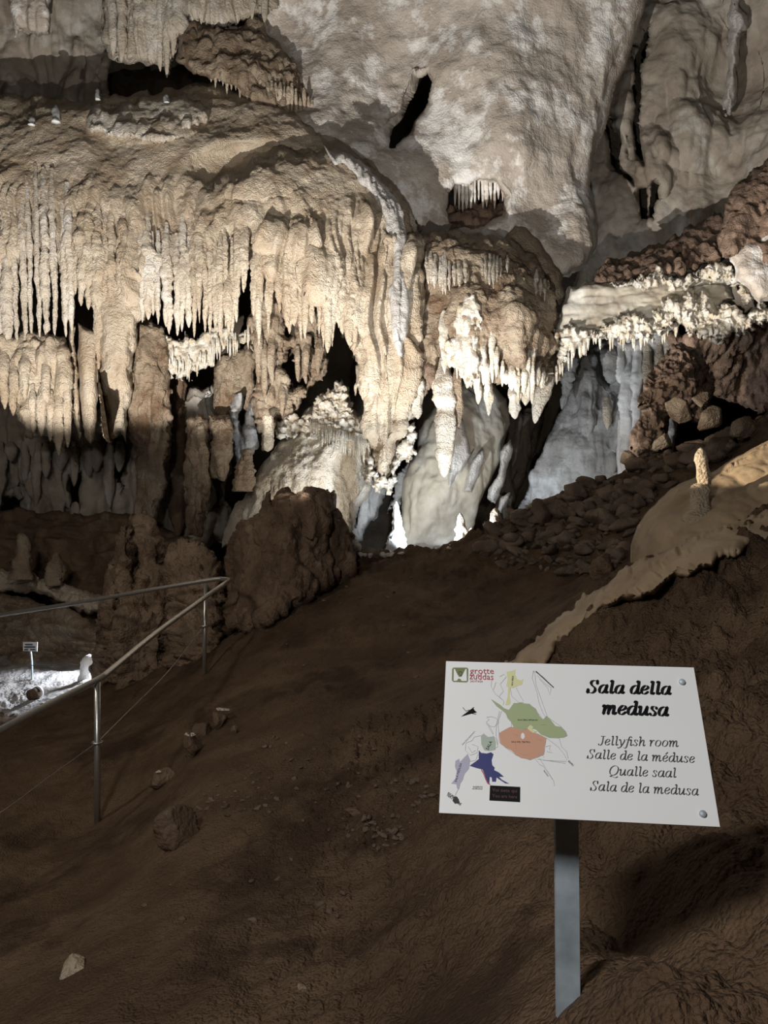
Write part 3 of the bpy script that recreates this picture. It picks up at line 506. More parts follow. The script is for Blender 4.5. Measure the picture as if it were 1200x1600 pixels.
relief('lower_crust', [(862,590),(866,550),(872,520),(890,500),(920,512),(945,505),(960,490),(990,492),(1020,484),(1040,462),(1075,455),(1110,470),(1140,480),(1160,490),(1190,470),(1215,480),(1210,470),(1204,500),(1180,505),(1165,522),(1145,528),(1110,528),(1080,522),(1060,512),(1030,520),(1000,530),(975,536),(950,530),(925,530),(900,548),(885,570),(870,592)],
    [(865,590,10.7),(890,500,10.6),(960,500,10.4),(1040,470,10.3),(1100,500,10.2),(1200,490,9.9),(930,530,10.5),(1060,510,10.2)], M['crust'], 1.6, 12, .4, (7, .09), dC, holes=[[(1052,510),(1064,508),(1064,530),(1054,528)]], parent=tF, seed=96)
fF = field([(865,590,10.75),(930,530,10.6),(1060,510,10.4),(1200,500,10.1)])
for i in range(40):
    x = random.uniform(868, 1060); yb = float(np.interp(x, [868, 890, 925, 1000, 1060], [585, 560, 530, 530, 515]))
    drip('spike', x, yb - 12, yb + random.uniform(4, 20), random.uniform(3, 7), fF, M['crust'], tF, power=2.2, seg=7)
rubbly('brown shadowed overhang below the right end of the crusted ledge', [(1040,520),(1100,524),(1180,505),(1300,440),(1300,690),(1180,640),(1110,620),(1080,570),(1050,545)], [(1040,520,10.6),(1300,450,10),(1300,680,10.2),(1100,560,10.6),(1150,600,11)], M['redbrown'], seed=97, name='overhang', rim=12, back=0)

# grey-white frozen cascade behind the ridge
tG = thing('frozen_cascade', 'blue-grey cascade of flowstone with white streams above the rubble', 'rock formation', A(900, 800, 12))
fG = field([(805,820,12.3),(880,600,12.6),(930,545,12.4),(1050,510,11.8),(1000,650,11.7),(980,740,11.7),(900,700,12.1),(860,780,12.2)])
relief('cascade', [(795,840),(815,780),(835,735),(858,688),(876,640),(896,590),(905,560),(930,535),(1060,500),(1070,560),(1060,680),(1030,780),(900,860),(800,860)], fG, M['bluegrey'], 1.8, 12, .3, (4, .05), [('fbm', 1.3, .10, 4), ('drape', (4, 4, .6), .05, 3), ('billow', (5, 3, 4), .02, 3)],
    holes=[[(938,560),(946,545),(953,575),(950,598),(940,592)],[(972,545),(980,548),(984,570),(978,580)]], bulbs=[(915,610,22,70,.25)], parent=tG, seed=101)
for x, a, b, ww, ln, m in [(954,530,600,22,0,'bluegrey'),(968,540,600,16,2,'white'),(982,530,770,20,-6,'white'),(998,520,740,16,-8,'white'),(1014,520,680,15,-4,'calcite_pale'),(1030,520,640,12,0,'calcite_pale'),(970,640,760,12,0,'white'),(958,700,740,12,0,'bluegrey'),(1044,515,600,12,0,'calcite_pale')]:
    drip('stream', x, a, b, ww, lambda p, q: fG(p, q) - .03, M[m], tG, lean=ln, power=8, fade=.6, rough=.25)
drip('pale_tongue', 949, 620, 672, 14, lambda p, q: fG(p, q) - .12, M['calcite_pale'], tG, lean=1, power=3)
tag(drip('stalactite', 893, 560, 640, 20, 12.0, M['bluegrey'], None, lean=-14, power=2.6, fade=1, rough=.4), 'grey jagged stalactite hanging in the black gap left of the cascade', 'stalactite')
# slabs and blades low in the centre
rubbly('leaning smooth grey-tan slab behind the white stalagmite', [(618,870),(624,800),(630,745),(648,700),(664,655),(678,636),(700,600),(760,590),(790,620),(796,660),(780,720),(755,770),(740,820),(735,870)],
    [(620,860,11.9),(640,720,12.0),(680,640,12.0),(780,630,12.4),(740,850,12.2),(690,760,11.6),(740,700,12.0)], M['slab'], seed=103, name='rock_slab', rim=20, rim_m=.4, disp=[('fbm', 1.4, .08, 4), ('drape', (3, 3, .6), .04, 2), ('fbm', 12, .006, 2)], edge=(3, .04), step=1.8)
blades = [([(700,770),(703,700),(712,665),(722,650),(728,680),(736,712),(724,730),(712,752)], 'broad white blade edge just right of the long stalactite'),
          ([(722,770),(728,748),(740,715),(755,700),(760,712),(748,745),(738,768)], 'second white blade edge, slanting, in the dark centre'),
          ([(762,780),(765,760),(778,740),(783,705),(796,685),(800,700),(792,735),(785,760),(775,785)], 'third white blade edge, tallest, beside the black gap'),
          ([(776,800),(782,780),(796,772),(793,790),(785,800)], 'small curled pale blade at the foot of the third blade')]
for i, (pl, lb) in enumerate(blades):
    rubbly(lb, pl, lambda x, y: 11.5 + .003 * (x - 700) + 0 * y, M['stream'], 'drapery', seed=110 + i, name='drapery', rim=6, rim_m=.25, back=.6, edge=(2, .08), step=1.6, disp=[('fbm', 4, .03, 3)])
rubbly('dark leaning fold behind the white blades', [(700,860),(720,780),(760,690),(780,640),(840,640),(850,660),(830,720),(800,800),(790,860)], [(700,860,13.1),(780,640,13.4),(850,660,13.4),(800,850,13.2)], M['deep'], seed=115, name='rock_slab', rim=20, rim_m=.5, disp=[('drape', (2.5, 2.5, .6), .12, 3)])  # shade behind the blades put into the dark rock colour
rubbly('blue-grey leaning slab left of the low black gap', [(535,850),(548,820),(560,790),(572,745),(590,750),(602,765),(598,790),(580,815),(566,850)], [(535,850,12.1),(572,745,12.1),(600,770,12.3),(566,850,12.2)], M['bluegrey'], seed=116, name='rock_slab', rim=10)
rubbly('dark jagged hanging blade above the white stalagmite', [(606,800),(620,762),(632,735),(648,700),(652,720),(640,760),(625,790)], [(606,800,12.2),(650,700,12.2),(630,780,12.3)], M['bluegrey'], seed=117, name='rock_slab', rim=6)

# coral rock on the right ridge
rubbly('red-brown knobbly coral rock between the cascade and the dark hollow', [(978,722),(984,684),(1002,645),(1002,604),(1026,566),(1052,540),(1086,545),(1108,575),(1112,610),(1106,648),(1082,664),(1058,650),(1044,668),(1046,700),(1030,725),(1000,735)],
    [(980,720,8.9),(1050,540,9.4),(1110,620,9.3),(1040,620,8.9),(1010,700,8.7),(1090,600,9.1)], M['redbrown'], seed=121, name='coral_rock', step=1.6, rim=14, rim_m=.4, edge=(5, .09), disp=[('fbm', 2, .09, 3), ('fbm', 7, .04, 3), ('billow', (13, 13, 10), .03, 3), ('fbm', 24, .015, 2)])

# ------------------------------------------------------------------ dark stumps on the left of the path
rubbly('big dark stalagmite stump with jagged flat top, left of the path', [(340,985),(346,900),(352,850),(378,818),(408,796),(414,768),(420,766),(424,788),(436,768),(448,762),(470,770),(500,770),(510,778),(514,764),(520,770),(524,795),(538,816),(548,838),(562,850),(560,885),(500,935),(440,970),(390,990)],
    [(345,980,8.0),(350,860,8.3),(420,780,8.2),(520,780,8.3),(560,860,8.4),(450,830,7.8),(430,930,7.5),(520,900,7.9),(390,980,7.5)], M['darkrock'], seed=131, name='stalagmite', step=2, rim=18, rim_m=.7, edge=(4, .08), back=.8,
    disp=[('fbm', 1.6, .08, 4), ('drape', (5, 5, .7), .07, 3), ('billow', (12, 12, 10), .018, 2)], bulbs=[(485,800,28,40,.12)])
rubbly('tall dark grooved stalagmite behind the handrail, left of the two', [(140,1085),(148,1010),(160,950),(166,890),(178,868),(180,834),(192,822),(202,830),(206,806),(222,800),(238,806),(252,826),(262,860),(268,960),(262,1085)],
    [(140,1080,8.6),(170,880,8.8),(230,805,8.8),(260,900,8.7),(210,950,8.3),(200,1070,8.2),(262,1080,8.4)], M['stump'], seed=133, name='stalagmite', rim=16, rim_m=.5, back=.6, bulbs=[(193,870,13,60,.2),(172,930,12,50,.15)],
    disp=[('fbm', 2, .06, 3), ('drape', (4, 4, .8), .08, 3), ('billow', (9, 9, 9), .03, 2)])
rubbly('knobbly dark stalagmite behind the handrail bend, right of the two', [(252,1085),(256,960),(254,880),(262,852),(285,842),(315,846),(336,862),(348,885),(350,960),(352,1010),(362,1060),(350,1085)],
    [(252,1080,8.4),(258,870,8.5),(340,870,8.4),(350,1080,8.0),(300,900,8.1),(300,1070,7.8)], M['stump'], seed=134, name='stalagmite', rim=16, rim_m=.5, back=.6,
    disp=[('fbm', 2, .05, 3), ('billow', 9, .05, 3)])
# low banded rock at the far left
tL = thing('rock_bank', 'brown banded rock bank rising over the lamp-lit floor at far left', 'rock formation', A(60, 1050, 11))
relief('banded_face', [(-120,930),(0,925),(60,940),(120,965),(165,990),(160,1020),(150,1046),(130,1060),(60,1046),(0,1035),(-120,1010)], [(-120,930,11.6),(0,930,11.5),(160,990,10.6),(150,1040,10.4),(0,1035,10.9),(60,990,11.0),(-120,1010,11)], M['calcite_brown'], 1.8, 12, .3, (3, .05), [('billow', (1.2, 1.2, 6), .12, 2), ('billow', 10, .03, 2)], parent=tL, seed=141)
relief('tan_ledge', [(-120,880),(0,888),(30,890),(60,900),(100,912),(160,930),(165,960),(120,955),(80,935),(40,925),(0,925),(-120,920)], [(-120,890,11.6),(40,900,11.3),(160,940,10.8),(60,925,11.2)], M['calcite'], 1.8, 12, .3, (3, .08), [('drape', (6, 6, 2), .05, 2), ('fbm', 3, .05, 3)], parent=tL, seed=142)
relief('dark_face', [(-120,790),(60,800),(200,800),(300,840),(300,1000),(160,1000),(60,930),(-120,920)], [(-120,800,12.5),(200,800,12.3),(60,880,12),(160,940,11.6),(300,900,12),(-120,920,12)], M['darkrock'], 2.5, 12, .3, disp=[('fbm', 1.5, .12, 4), ('billow', (2, 2, 6), .06, 2)], parent=tL, seed=143)
for x, a, b, ww, lb in [(34,905,832,24,'dim brown stalagmite at far left, nearer the frame edge'),(86,915,862,22,'dim brown stalagmite at far left, in front of the long dark stripe')]:
    tag(drip('stalagmite', x, a, b, ww, 11.1, M['calcite_brown'], None, fade=1, power=5, rough=.4, seg=18, foot=.2), lb, 'stalagmite')
tag(drip('stalagmite', 131, 1064, 1022, 17, 9.5, M['white'], None, lean=7, fade=1, power=7, rough=.25), 'small pure white stalagmite beside the dark column at lower left', 'stalagmite')

# ------------------------------------------------------------------ right boulder with stalagmite
bl = [(985,905),(986,850),(994,820),(1014,794),(1042,768),(1070,752),(1084,748),(1110,738),(1150,714),(1200,688),(1330,630),(1330,960),(1200,900),(1100,900),(1040,890)]
fB = field([(985,890,5.7),(1000,810,5.9),(1080,755,5.9),(1200,690,5.9),(1330,640,5.8),(1050,830,5.25),(1120,800,5.2),(1200,770,5.2),(1330,760,5),(1100,880,5.0),(1200,860,4.7),(1010,900,5.4),(1200,900,4.5)], 3e-4)
o = relief('boulder', bl, fB, M['boulder'], 2, 24, .5, (2, .03), [('fbm', 1.3, .04, 3), ('drape', (6, 4, 1.2), .012, 2), ('fbm', 20, .003, 2)], seed=151, back=.8)
tag(o, 'large smooth tan flowstone boulder at right carrying the lit stalagmite', 'boulder')
st = thing('stalagmite', 'brightly lit tan finger stalagmite on the smooth boulder at right', 'stalagmite', A(1095, 760, 5.45))
drip('finger', 1099, 757, 699, 24, 5.4, M['calcite'], st, lean=-5, fade=1, power=3.2, rough=.14, seg=24, flut=3)
drip('pedestal', 1088, 850, 753, 32, lambda p, q: 5.3 + (835 - q) / 83 * .12, M['calcite'], st, lean=8, fade=1, power=16, rough=.14, seg=24, foot=.5)

# smooth calcite tongue flowing from the boulder down to the sign
cfl = []
for x, y in [(800,1035),(850,1005),(900,965),(960,925),(1030,890),(1100,860),(1200,815),(870,1035),(930,985),(1000,940),(1080,900),(1180,860),(1240,800)]:
    g_ = ground(x, y); 
    if g_: cfl.append((x, y, g_[1] * .955))
o = relief('smooth_flow', [(775,1045),(800,1024),(828,1002),(870,966),(930,922),(985,888),(1030,864),(1085,840),(1150,816),(1260,776),(1260,822),(1170,858),(1090,888),(1040,915),(985,940),(930,962),(900,985),(876,1000),(864,1028),(850,1050)], field(cfl, 2e-2), M['boulder'], 2, 16, .28, (6, .04), [('fbm', 3, .015, 3), ('fbm', (9, 3, 9), .008, 2)], seed=161, back=.3)
tag(o, 'smooth pale tongue of calcite running from the boulder down behind the sign', 'calcite flow')
# free-standing stalagmites on the ridge
tag(drip('stalagmite', 618, 872, 782, 27, 9.9, M['white'], None, lean=0, fade=1, power=1.3, rough=.35, seg=22, foot=.15), 'bright bluish white cone stalagmite at the crest of the path', 'stalagmite')
st = thing('stalagmite', 'pointed tan stalagmite on the ridge with a small knob beside it', 'stalagmite', A(722, 850, 9.1))
drip('spire', 723, 872, 801, 20, 9.8, M['calcite'], st, lean=-3, fade=1, power=2.4, rough=.35, seg=20, foot=.3)
drip('knob', 737, 866, 824, 10, 9.75, M['calcite'], st, lean=0, fade=1, power=4, rough=.4, foot=.2)
tag(drip('stalagmite', 775, 850, 793, 16, 9.7, M['calcite'], None, lean=0, fade=1, power=6, rough=.6, seg=16), 'short two-pronged pale stalagmite at the foot of the rubble', 'stalagmite')
sm = [(87,186,163,10,'slender white stalagmite on top of the dome at left'),(50,190,182,9,'tiny round white knob on the dome, left of the slender one'),(152,150,138,8,'tiny white knob in front of the dark recess above the dome'),(259,156,147,9,'tiny white pointed knob right along the dome top')]
for x, a, b, ww, lb in sm: tag(drip('stalagmite', x, a + 6, b, ww, lambda p, q: fC(p, q) - .12, M['white'], None, fade=1, power=4, rough=.4, seg=12), lb, 'stalagmite')

# ------------------------------------------------------------------ stones
def stone_mesh(seed, sq=(1, 1, .7), rough=.22, n=14):
    u = np.linspace(0, math.pi, n); v = np.linspace(0, 2 * math.pi, n * 2, endpoint=False)
    UU, VV = np.meshgrid(u, v, indexing='ij')
    D = np.stack([np.sin(UU) * np.cos(VV), np.sin(UU) * np.sin(VV), np.cos(UU)], -1)
    r = np.ones(UU.shape)
    rg = np.random.default_rng(seed)
    for _ in range(14):                       # broken facets
        nn = rg.normal(size=3); nn /= np.linalg.norm(nn); c = rg.uniform(.45, .72)
        dt = D @ nn; r = np.where(dt > 1e-3, np.minimum(r, c / np.maximum(dt, 1e-3)), r)
    r = r * (1 + rough * .18 * fbm(D * 2.2 + seed, 3, seed))
    P = D * r[..., None] * np.array(sq)
    m = n * 2; Vv = P.reshape(-1, 3); i = np.arange((n - 1) * m).reshape(n - 1, m); j = np.roll(i, -1, 1)
    return Vv, np.stack([i, i + m, j + m, j], -1).reshape(-1, 4)
def stone(name, P, size, seed, mat, sq=(1, 1, .7), rz=0, tilt=0, sink=.25, n=14):
    V, Fc = stone_mesh(seed, sq, n=n)
    o = link_mesh(name, V * size, Fc, mat, origin=(0, 0, 0), smooth=False)
    o.location = Vector(P) + Vector((0, 0, size * sq[2] * (1 - sink * 2) * .6)); o.rotation_euler = (tilt, 0, rz)
    return o
protos = []
for i in range(9):
    V, Fc = stone_mesh(200 + i, (1, random.uniform(.6, .9), random.uniform(.45, .75)), n=12)
    me = link_mesh('stone', V, Fc, M['rubble'], origin=(0, 0, 0), smooth=False); protos.append(me)
pr = [p for p in protos]; cnt = 0
RUB = [(800,806),(900,766),(1000,728),(1100,696),(1190,668),(1130,720),(1060,752),(1010,790),(985,830),(980,880),(930,900),(860,900),(800,895),(740,862)]
tries = 0; used = 0
def in_poly(x, y, poly): return float(sdf(np.array([x]), np.array([y]), poly)[0]) > 0
while used < 290 and tries < 4000:
    tries += 1
    x = random.uniform(735, 1195); y = random.uniform(668, 905)
    if not in_poly(x, y, RUB): continue
    g = ground(x, y, 4, 13)
    if g is None or g.y > 11: continue
    big = random.random() ** 2.2
    s = .06 + .17 * big
    if y > 870: s *= .6
    src = pr[used % 9]; o = src if used < 9 else src.copy()
    if used >= 9: S.collection.objects.link(o)
    o.location = g + Vector((0, 0, s * .28)); o.scale = (s, s, s); o.rotation_euler = (random.uniform(-.5, .5), random.uniform(-.5, .5), random.uniform(0, 6.28))
    tag(o, 'dark angular stone in the rubble slope right of the path', 'stone', 'stones of the rubble slope'); used += 1
for i in range(26):                            # pale stones catching the light along the crest
    x = random.uniform(560, 760) if i < 14 else random.uniform(800, 1000)
    y = float(np.interp(x, [560, 620, 700, 760, 800, 1000], [868, 864, 852, 838, 800, 728])) + random.uniform(-1, 4)
    g = ground(x, y + 2, 6, 12)
    if g is None: continue
    s = random.uniform(.03, .075)
    o = pr[i % 9].copy(); o.data = pr[i % 9].data.copy(); o.data.materials[0] = M['crust'] if x < 760 else M['calcite_brown']; S.collection.objects.link(o)
    o.location = g + Vector((0, 0, s * .3)); o.scale = (s, s, s); o.rotation_euler = (random.uniform(-.4, .4), 0, random.uniform(0, 6))
    tag(o, 'small pale stone on the lit crest of the path' if x < 760 else 'grey-brown stone on the upper edge of the rubble slope', 'stone', 'pale stones on the crest' if x < 760 else 'stones on the rubble edge')
for x, y, s, lb in [(1060,640,.22,'large pale broken block in the dark hollow at right'),(1035,690,.14,'pale block at the foot of the coral rock'),(1110,655,.2,'pale leaning block right of the coral rock'),(1096,625,.12,'small pale block on top of the leaning blocks'),(1160,665,.16,'dark block on the ridge above the boulder'),(980,712,.13,'pale round block at the top corner of the rubble')]:
    g = ground(x, max(y, 700), 6, 11) or A(x, y, 8.6); P = A(x, y, min(g.y, 8.9))
    o = stone('stone', P, s, int(x), M['calcite_brown'], (1, .8, .8), x * .1, .2, sink=.5, n=26); tag(o, lb, 'stone')
for x, y, s, sq, m, sd, lb in [(343,1134,.11,(.8,.8,.95),'darkrock',2,'broken stub on the slope, upper right of four, pale top'),(312,1150,.12,(.9,.7,.8),'darkrock',3,'middle dark broken stub between two pale-topped ones'),(301,1180,.115,(.85,.8,1.1),'darkrock',4,'broken stub on the slope, lower of the pale-topped pair'),(366,1146,.04,(.8,.8,1),'darkrock',5,'smallest square stub at the right of the broken row'),(250,1230,.11,(1,.9,.9),'darkrock',6,'low dark stub with one white spot, alone on the slope'),(277,1318,.14,(1,.8,.95),'darkrock',7,'square-edged dark block in the middle of the slope'),
    (118,1516,.082,(1.1,.8,.45),'calcite',8,'pale tan flat stone lying at the lower left'),(472,1548,.022,(1.2,.7,.5),'calcite_brown',9,'small oval tan pebble near the bottom edge'),(554,1272,.06,(1,.8,.5),'darkrock',12,'dark stone half sunk right of the slope centre'),(940,900,.16,(.9,.8,1.1),'darkrock',14,'dark upright rock at the foot of the rubble, beside the smooth flow'),(512,1355,.016,(1,.8,.7),'rubble',15,'tiny brown pebble below the slope centre'),(650,1060,.03,(1,.7,.6),'rubble',16,'small pale chip on the path right of centre')]:
    g = ground(x, y); o = stone('stone', g, s, sd * 31, M[m], sq, sd, 0.1, sink=.2, n=24); tag(o, lb, 'stone')
    if (x in (343, 301, 250)):
        gz = o.location + Vector((0, -.01, s * sq[2] * .72)); q = stone('broken_face', gz, s * (.55 if x != 250 else .25), sd * 17, M['calcite_pale'], (1, .8, .3), 1, 0, sink=.5)
        q.parent = o; q.location = q.location - o.location; q['label'] = 'pale broken top'
frag = []
for i in range(230):
    c = random.choice([(330,1250,60,28),(420,1190,70,40),(600,1290,50,24),(600,1310,40,18),(560,1200,60,40),(450,1250,120,50),(650,1240,60,25),(500,1400,200,60),(420,960,60,20),(500,925,60,18),(600,980,160,70)])
    x = random.gauss(c[0], c[2] * .6); y = random.gauss(c[1], c[3] * .6)
    if not (10 < x < 690 and 880 < y < 1590): continue
    g = ground(x, y)
    if g is None: continue
    s = random.uniform(.008, .028)
    o = pr[i % 9].copy(); S.collection.objects.link(o); o.location = g + Vector((0, 0, s * .2)); o.scale = (s, s, s); o.rotation_euler = (random.uniform(-.4, .4), 0, random.uniform(0, 6)); o.name = 'pebble'
    tag(o, 'small dark pebble scattered on the muddy slope', 'pebble', 'pebbles scattered on the mud')

# ------------------------------------------------------------------ tubes, handrail
def tube(name, pts, r, mat, parent=None, seg=12, samp=6, smooth=True):
    P = [Vector(p) for p in pts]
    if samp > 1 and len(P) > 2:
        Q = []
        for i in range(len(P) - 1):
            a = P[max(i-1, 0)]; b = P[i]; c = P[i+1]; d = P[min(i+2, len(P)-1)]
            for k in range(samp):
                u = k / samp; Q.append(.5 * ((2*b) + (c-a)*u + (2*a-5*b+4*c-d)*u*u + (3*b-a-3*c+d)*u**3))
        Q.append(P[-1]); P = Q
    V = []; up = Vector((0, 0, 1)); 
    for i, p in enumerate(P):
        tn = (P[min(i+1, len(P)-1)] - P[max(i-1, 0)]).normalized()
        s = tn.cross(up if abs(tn.z) < .95 else Vector((1, 0, 0))).normalized(); n = s.cross(tn)
        for k in range(seg):
            a = 2 * math.pi * k / seg; V.append(p + (s * math.cos(a) + n * math.sin(a)) * r)
    Fc = [[i*seg+k, i*seg+(k+1)%seg, (i+1)*seg+(k+1)%seg, (i+1)*seg+k] for i in range(len(P)-1) for k in range(seg)]
    Fc += [list(range(seg))[::-1], [(len(P)-1)*seg+k for k in range(seg)]]
    return link_mesh(name, V, Fc, mat, parent, smooth=smooth)
b1 = ground(152, 1285); b2 = ground(319, 1055)
hr = thing('handrail', 'stainless steel handrail bending back on itself at the left of the path', 'handrail', b1)
t1 = A(152, 1066, b1.y); t2_ = A(319, 914, b2.y); bend = A(358, 906, b2.y * 1.04)
rail = [A(-140, 1222, 3.75), A(-60, 1176, 4.05), A(0, 1141, 4.25), A(80, 1099, 4.6), A(152, 1062, b1.y), A(172, 1048, b1.y + .15), A(240, 992, 5.9), A(300, 948, 6.7), A(345, 916, b2.y), A(358, 907, b2.y + .25), A(350, 905, b2.y + .35), A(330, 906, b2.y + .4), A(240, 921, b2.y + .55), A(120, 942, b2.y + .8), A(0, 961, b2.y + 1.05), A(-140, 984, b2.y + 1.3)]
tube('rail', rail, .021, M['steel'], hr)
tube('post', [b1 - Vector((0, 0, .1)), t1], .020, M['steel'], hr, samp=1)
tube('post', [b2 - Vector((0, 0, .1)), A(321, 912, b2.y + .02)], .019, M['steel'], hr, samp=1)
for px_, py_, Yc in [(152, 1160, b1.y), (319, 978, b2.y)]:
    c = A(px_, py_, Yc); ring = [c + Vector((.03 * math.cos(a), .03 * math.sin(a), 0)) for a in np.linspace(0, 2 * math.pi, 13)]
    tube('cable_clamp', ring, .007, M['steel'], hr, seg=6, samp=1)
c1 = A(152, 1160, b1.y); c2 = A(319, 978, b2.y)
tube('cable', [A(-60, 1295, 4.0), A(0, 1270, 4.3), A(75, 1215, 4.65), c1], .0028, M['steel'], hr, seg=6)
tube('cable', [c1, A(200, 1112, b1.y + .6), A(262, 1050, b1.y + 1.5), c2], .0035, M['steel'], hr, seg=6)
tube('cable', [c2, A(240, 1000, b2.y + .3), A(148, 1023, b2.y + .6), A(0, 1047, b2.y + .95), A(-60, 1052, b2.y + 1.1)], .0035, M['steel'], hr, seg=6)
# objects on the lamp-lit floor at far left
gs = ground(50, 1062); k = gs.y / F
ss = thing('small_sign', 'small distant white notice on a thin bent post, far left', 'sign', gs)
tube('post', [gs - Vector((0, 0, .03)), A(50, 1040, gs.y), A(48, 1018, gs.y)], .012, M['zinc'], ss, seg=8)
def slab_mesh(name, corners, th, mat, parent):
    c = [Vector(q) for q in corners]; n = (c[1]-c[0]).cross(c[3]-c[0]).normalized()
    if n.y < 0: n = -n
    V = c + [q + n * th for q in c]
    return link_mesh(name, V, [[0,3,2,1],[4,5,6,7],[0,1,5,4],[1,2,6,5],[2,3,7,6],[3,0,4,7]], mat, parent, smooth=False)
slab_mesh('board', [A(36,1003,gs.y-.02),A(58.5,1003,gs.y),A(58,1018,gs.y-.02),A(36,1017,gs.y-.04)], .012, M['panel'], ss)
for i, (a, b) in enumerate([(39, 51), (37.5, 55), (37.5, 44), (47, 55)]):
    yy = [1007, 1011, 1015, 1015][i]
    slab_mesh('printed_line', [A(a,yy-1,gs.y-.06),A(b,yy-1,gs.y-.045),A(b,yy+1,gs.y-.045),A(a,yy+1,gs.y-.06)], .003, M['greyink'], ss)
gl = ground(52, 1092)
fx = thing('floor_lamp', 'round drum-shaped floodlight lying on the lamp-lit floor, far left', 'lamp', gl)
cc = A(53, 1084, gl.y); ax = Vector((.35, .9, .1)).normalized()
tube('drum', [cc - ax * .055, cc + ax * .055], .062, M['darkrock'], fx, seg=24, samp=1)
tube('rim', [cc + ax * .04, cc + ax * .075], .07, M['panel'], fx, seg=24, samp=1)
tube('foot', [cc - Vector((0, 0, .05)), cc - Vector((0, 0, .13))], .02, M['darkrock'], fx, samp=1)

# ------------------------------------------------------------------ the information sign
r_ = lambda x, y: Vector(((x-600)/F, 1, (800-y)/F))
d0 = 1.30; PTL = r_(697,1033)*d0; PTR = r_(1084,1043)*d0*.96196; PBL = r_(686,1270)*d0*.88510; PBR = r_(1125,1292)*d0*.84706
nrm = (PTR-PTL).cross(PBL-PTL).normalized()
if nrm.y > 0: nrm = -nrm                       # towards the viewer
U_ = (PTR-PTL).normalized(); V_ = (PBL-PTL); V_ = (V_ - U_ * V_.dot(U_)).normalized()
def sp(px, py, off=.0006):                     # where a line of sight meets the board
    q = r_(px, py); return q * (PTL.dot(nrm) / q.dot(nrm)) + nrm * off
gp = ground(888, 1592); post_y = 1.19
sg = thing('information_sign', 'white information sign board naming Sala della medusa on a steel post', 'sign', A(888, 1590, 1.2))
slab_c = [PTL, PTR, PBR, PBL]
Vs = slab_c + [c - nrm * .004 for c in slab_c]
bd = link_mesh('board', Vs, [[0,3,2,1],[4,5,6,7],[0,1,5,4],[1,2,6,5],[2,3,7,6],[3,0,4,7]], M['panel'], sg, smooth=False)
# flat-bar post
pt = A(891, 1275, 1.215); pb = A(888, 1592, 1.225)
wv = Vector((.0185, 0, 0)); dv = Vector((0, .006, 0)); top = pt + Vector((0, .03, .06)); bot = pb - Vector((0, 0, .06))
Vp = [bot-wv-dv, bot+wv-dv, bot+wv+dv, bot-wv+dv, top-wv-dv, top+wv-dv, top+wv+dv, top-wv+dv]
link_mesh('post', Vp, [[0,3,2,1],[4,5,6,7],[0,1,5,4],[1,2,6,5],[2,3,7,6],[3,0,4,7]], M['zinc'], sg, smooth=False)
pc = sp(890, 1150, 0); br = [pc + U_*a + V_*b - nrm*.0045 for a, b in ((-.03,-.06),(.03,-.06),(.03,.10),(-.03,.10))]
link_mesh('bracket', br + [q - nrm*.004 for q in br], [[0,3,2,1],[4,5,6,7],[0,1,5,4],[1,2,6,5],[2,3,7,6],[3,0,4,7]], M['zinc'], sg, smooth=False)
for bx, by in [(1065.5, 1066), (1098, 1272)]:
    c = sp(bx, by, 0); V = []; seg = 20
    for rr_, hh in ((.0052, .0), (.0052, .0022), (.0035, .0036), (.0, .004)):
        for k_ in range(seg):
            a = 2*math.pi*k_/seg; V.append(c + (U_*math.cos(a) + V_*math.sin(a))*rr_ + nrm*hh)
    link_mesh('bolt', V, [[i*seg+k_, i*seg+(k_+1)%seg, (i+1)*seg+(k_+1)%seg, (i+1)*seg+k_] for i in range(3) for k_ in range(seg)], M['zinc'], sg)

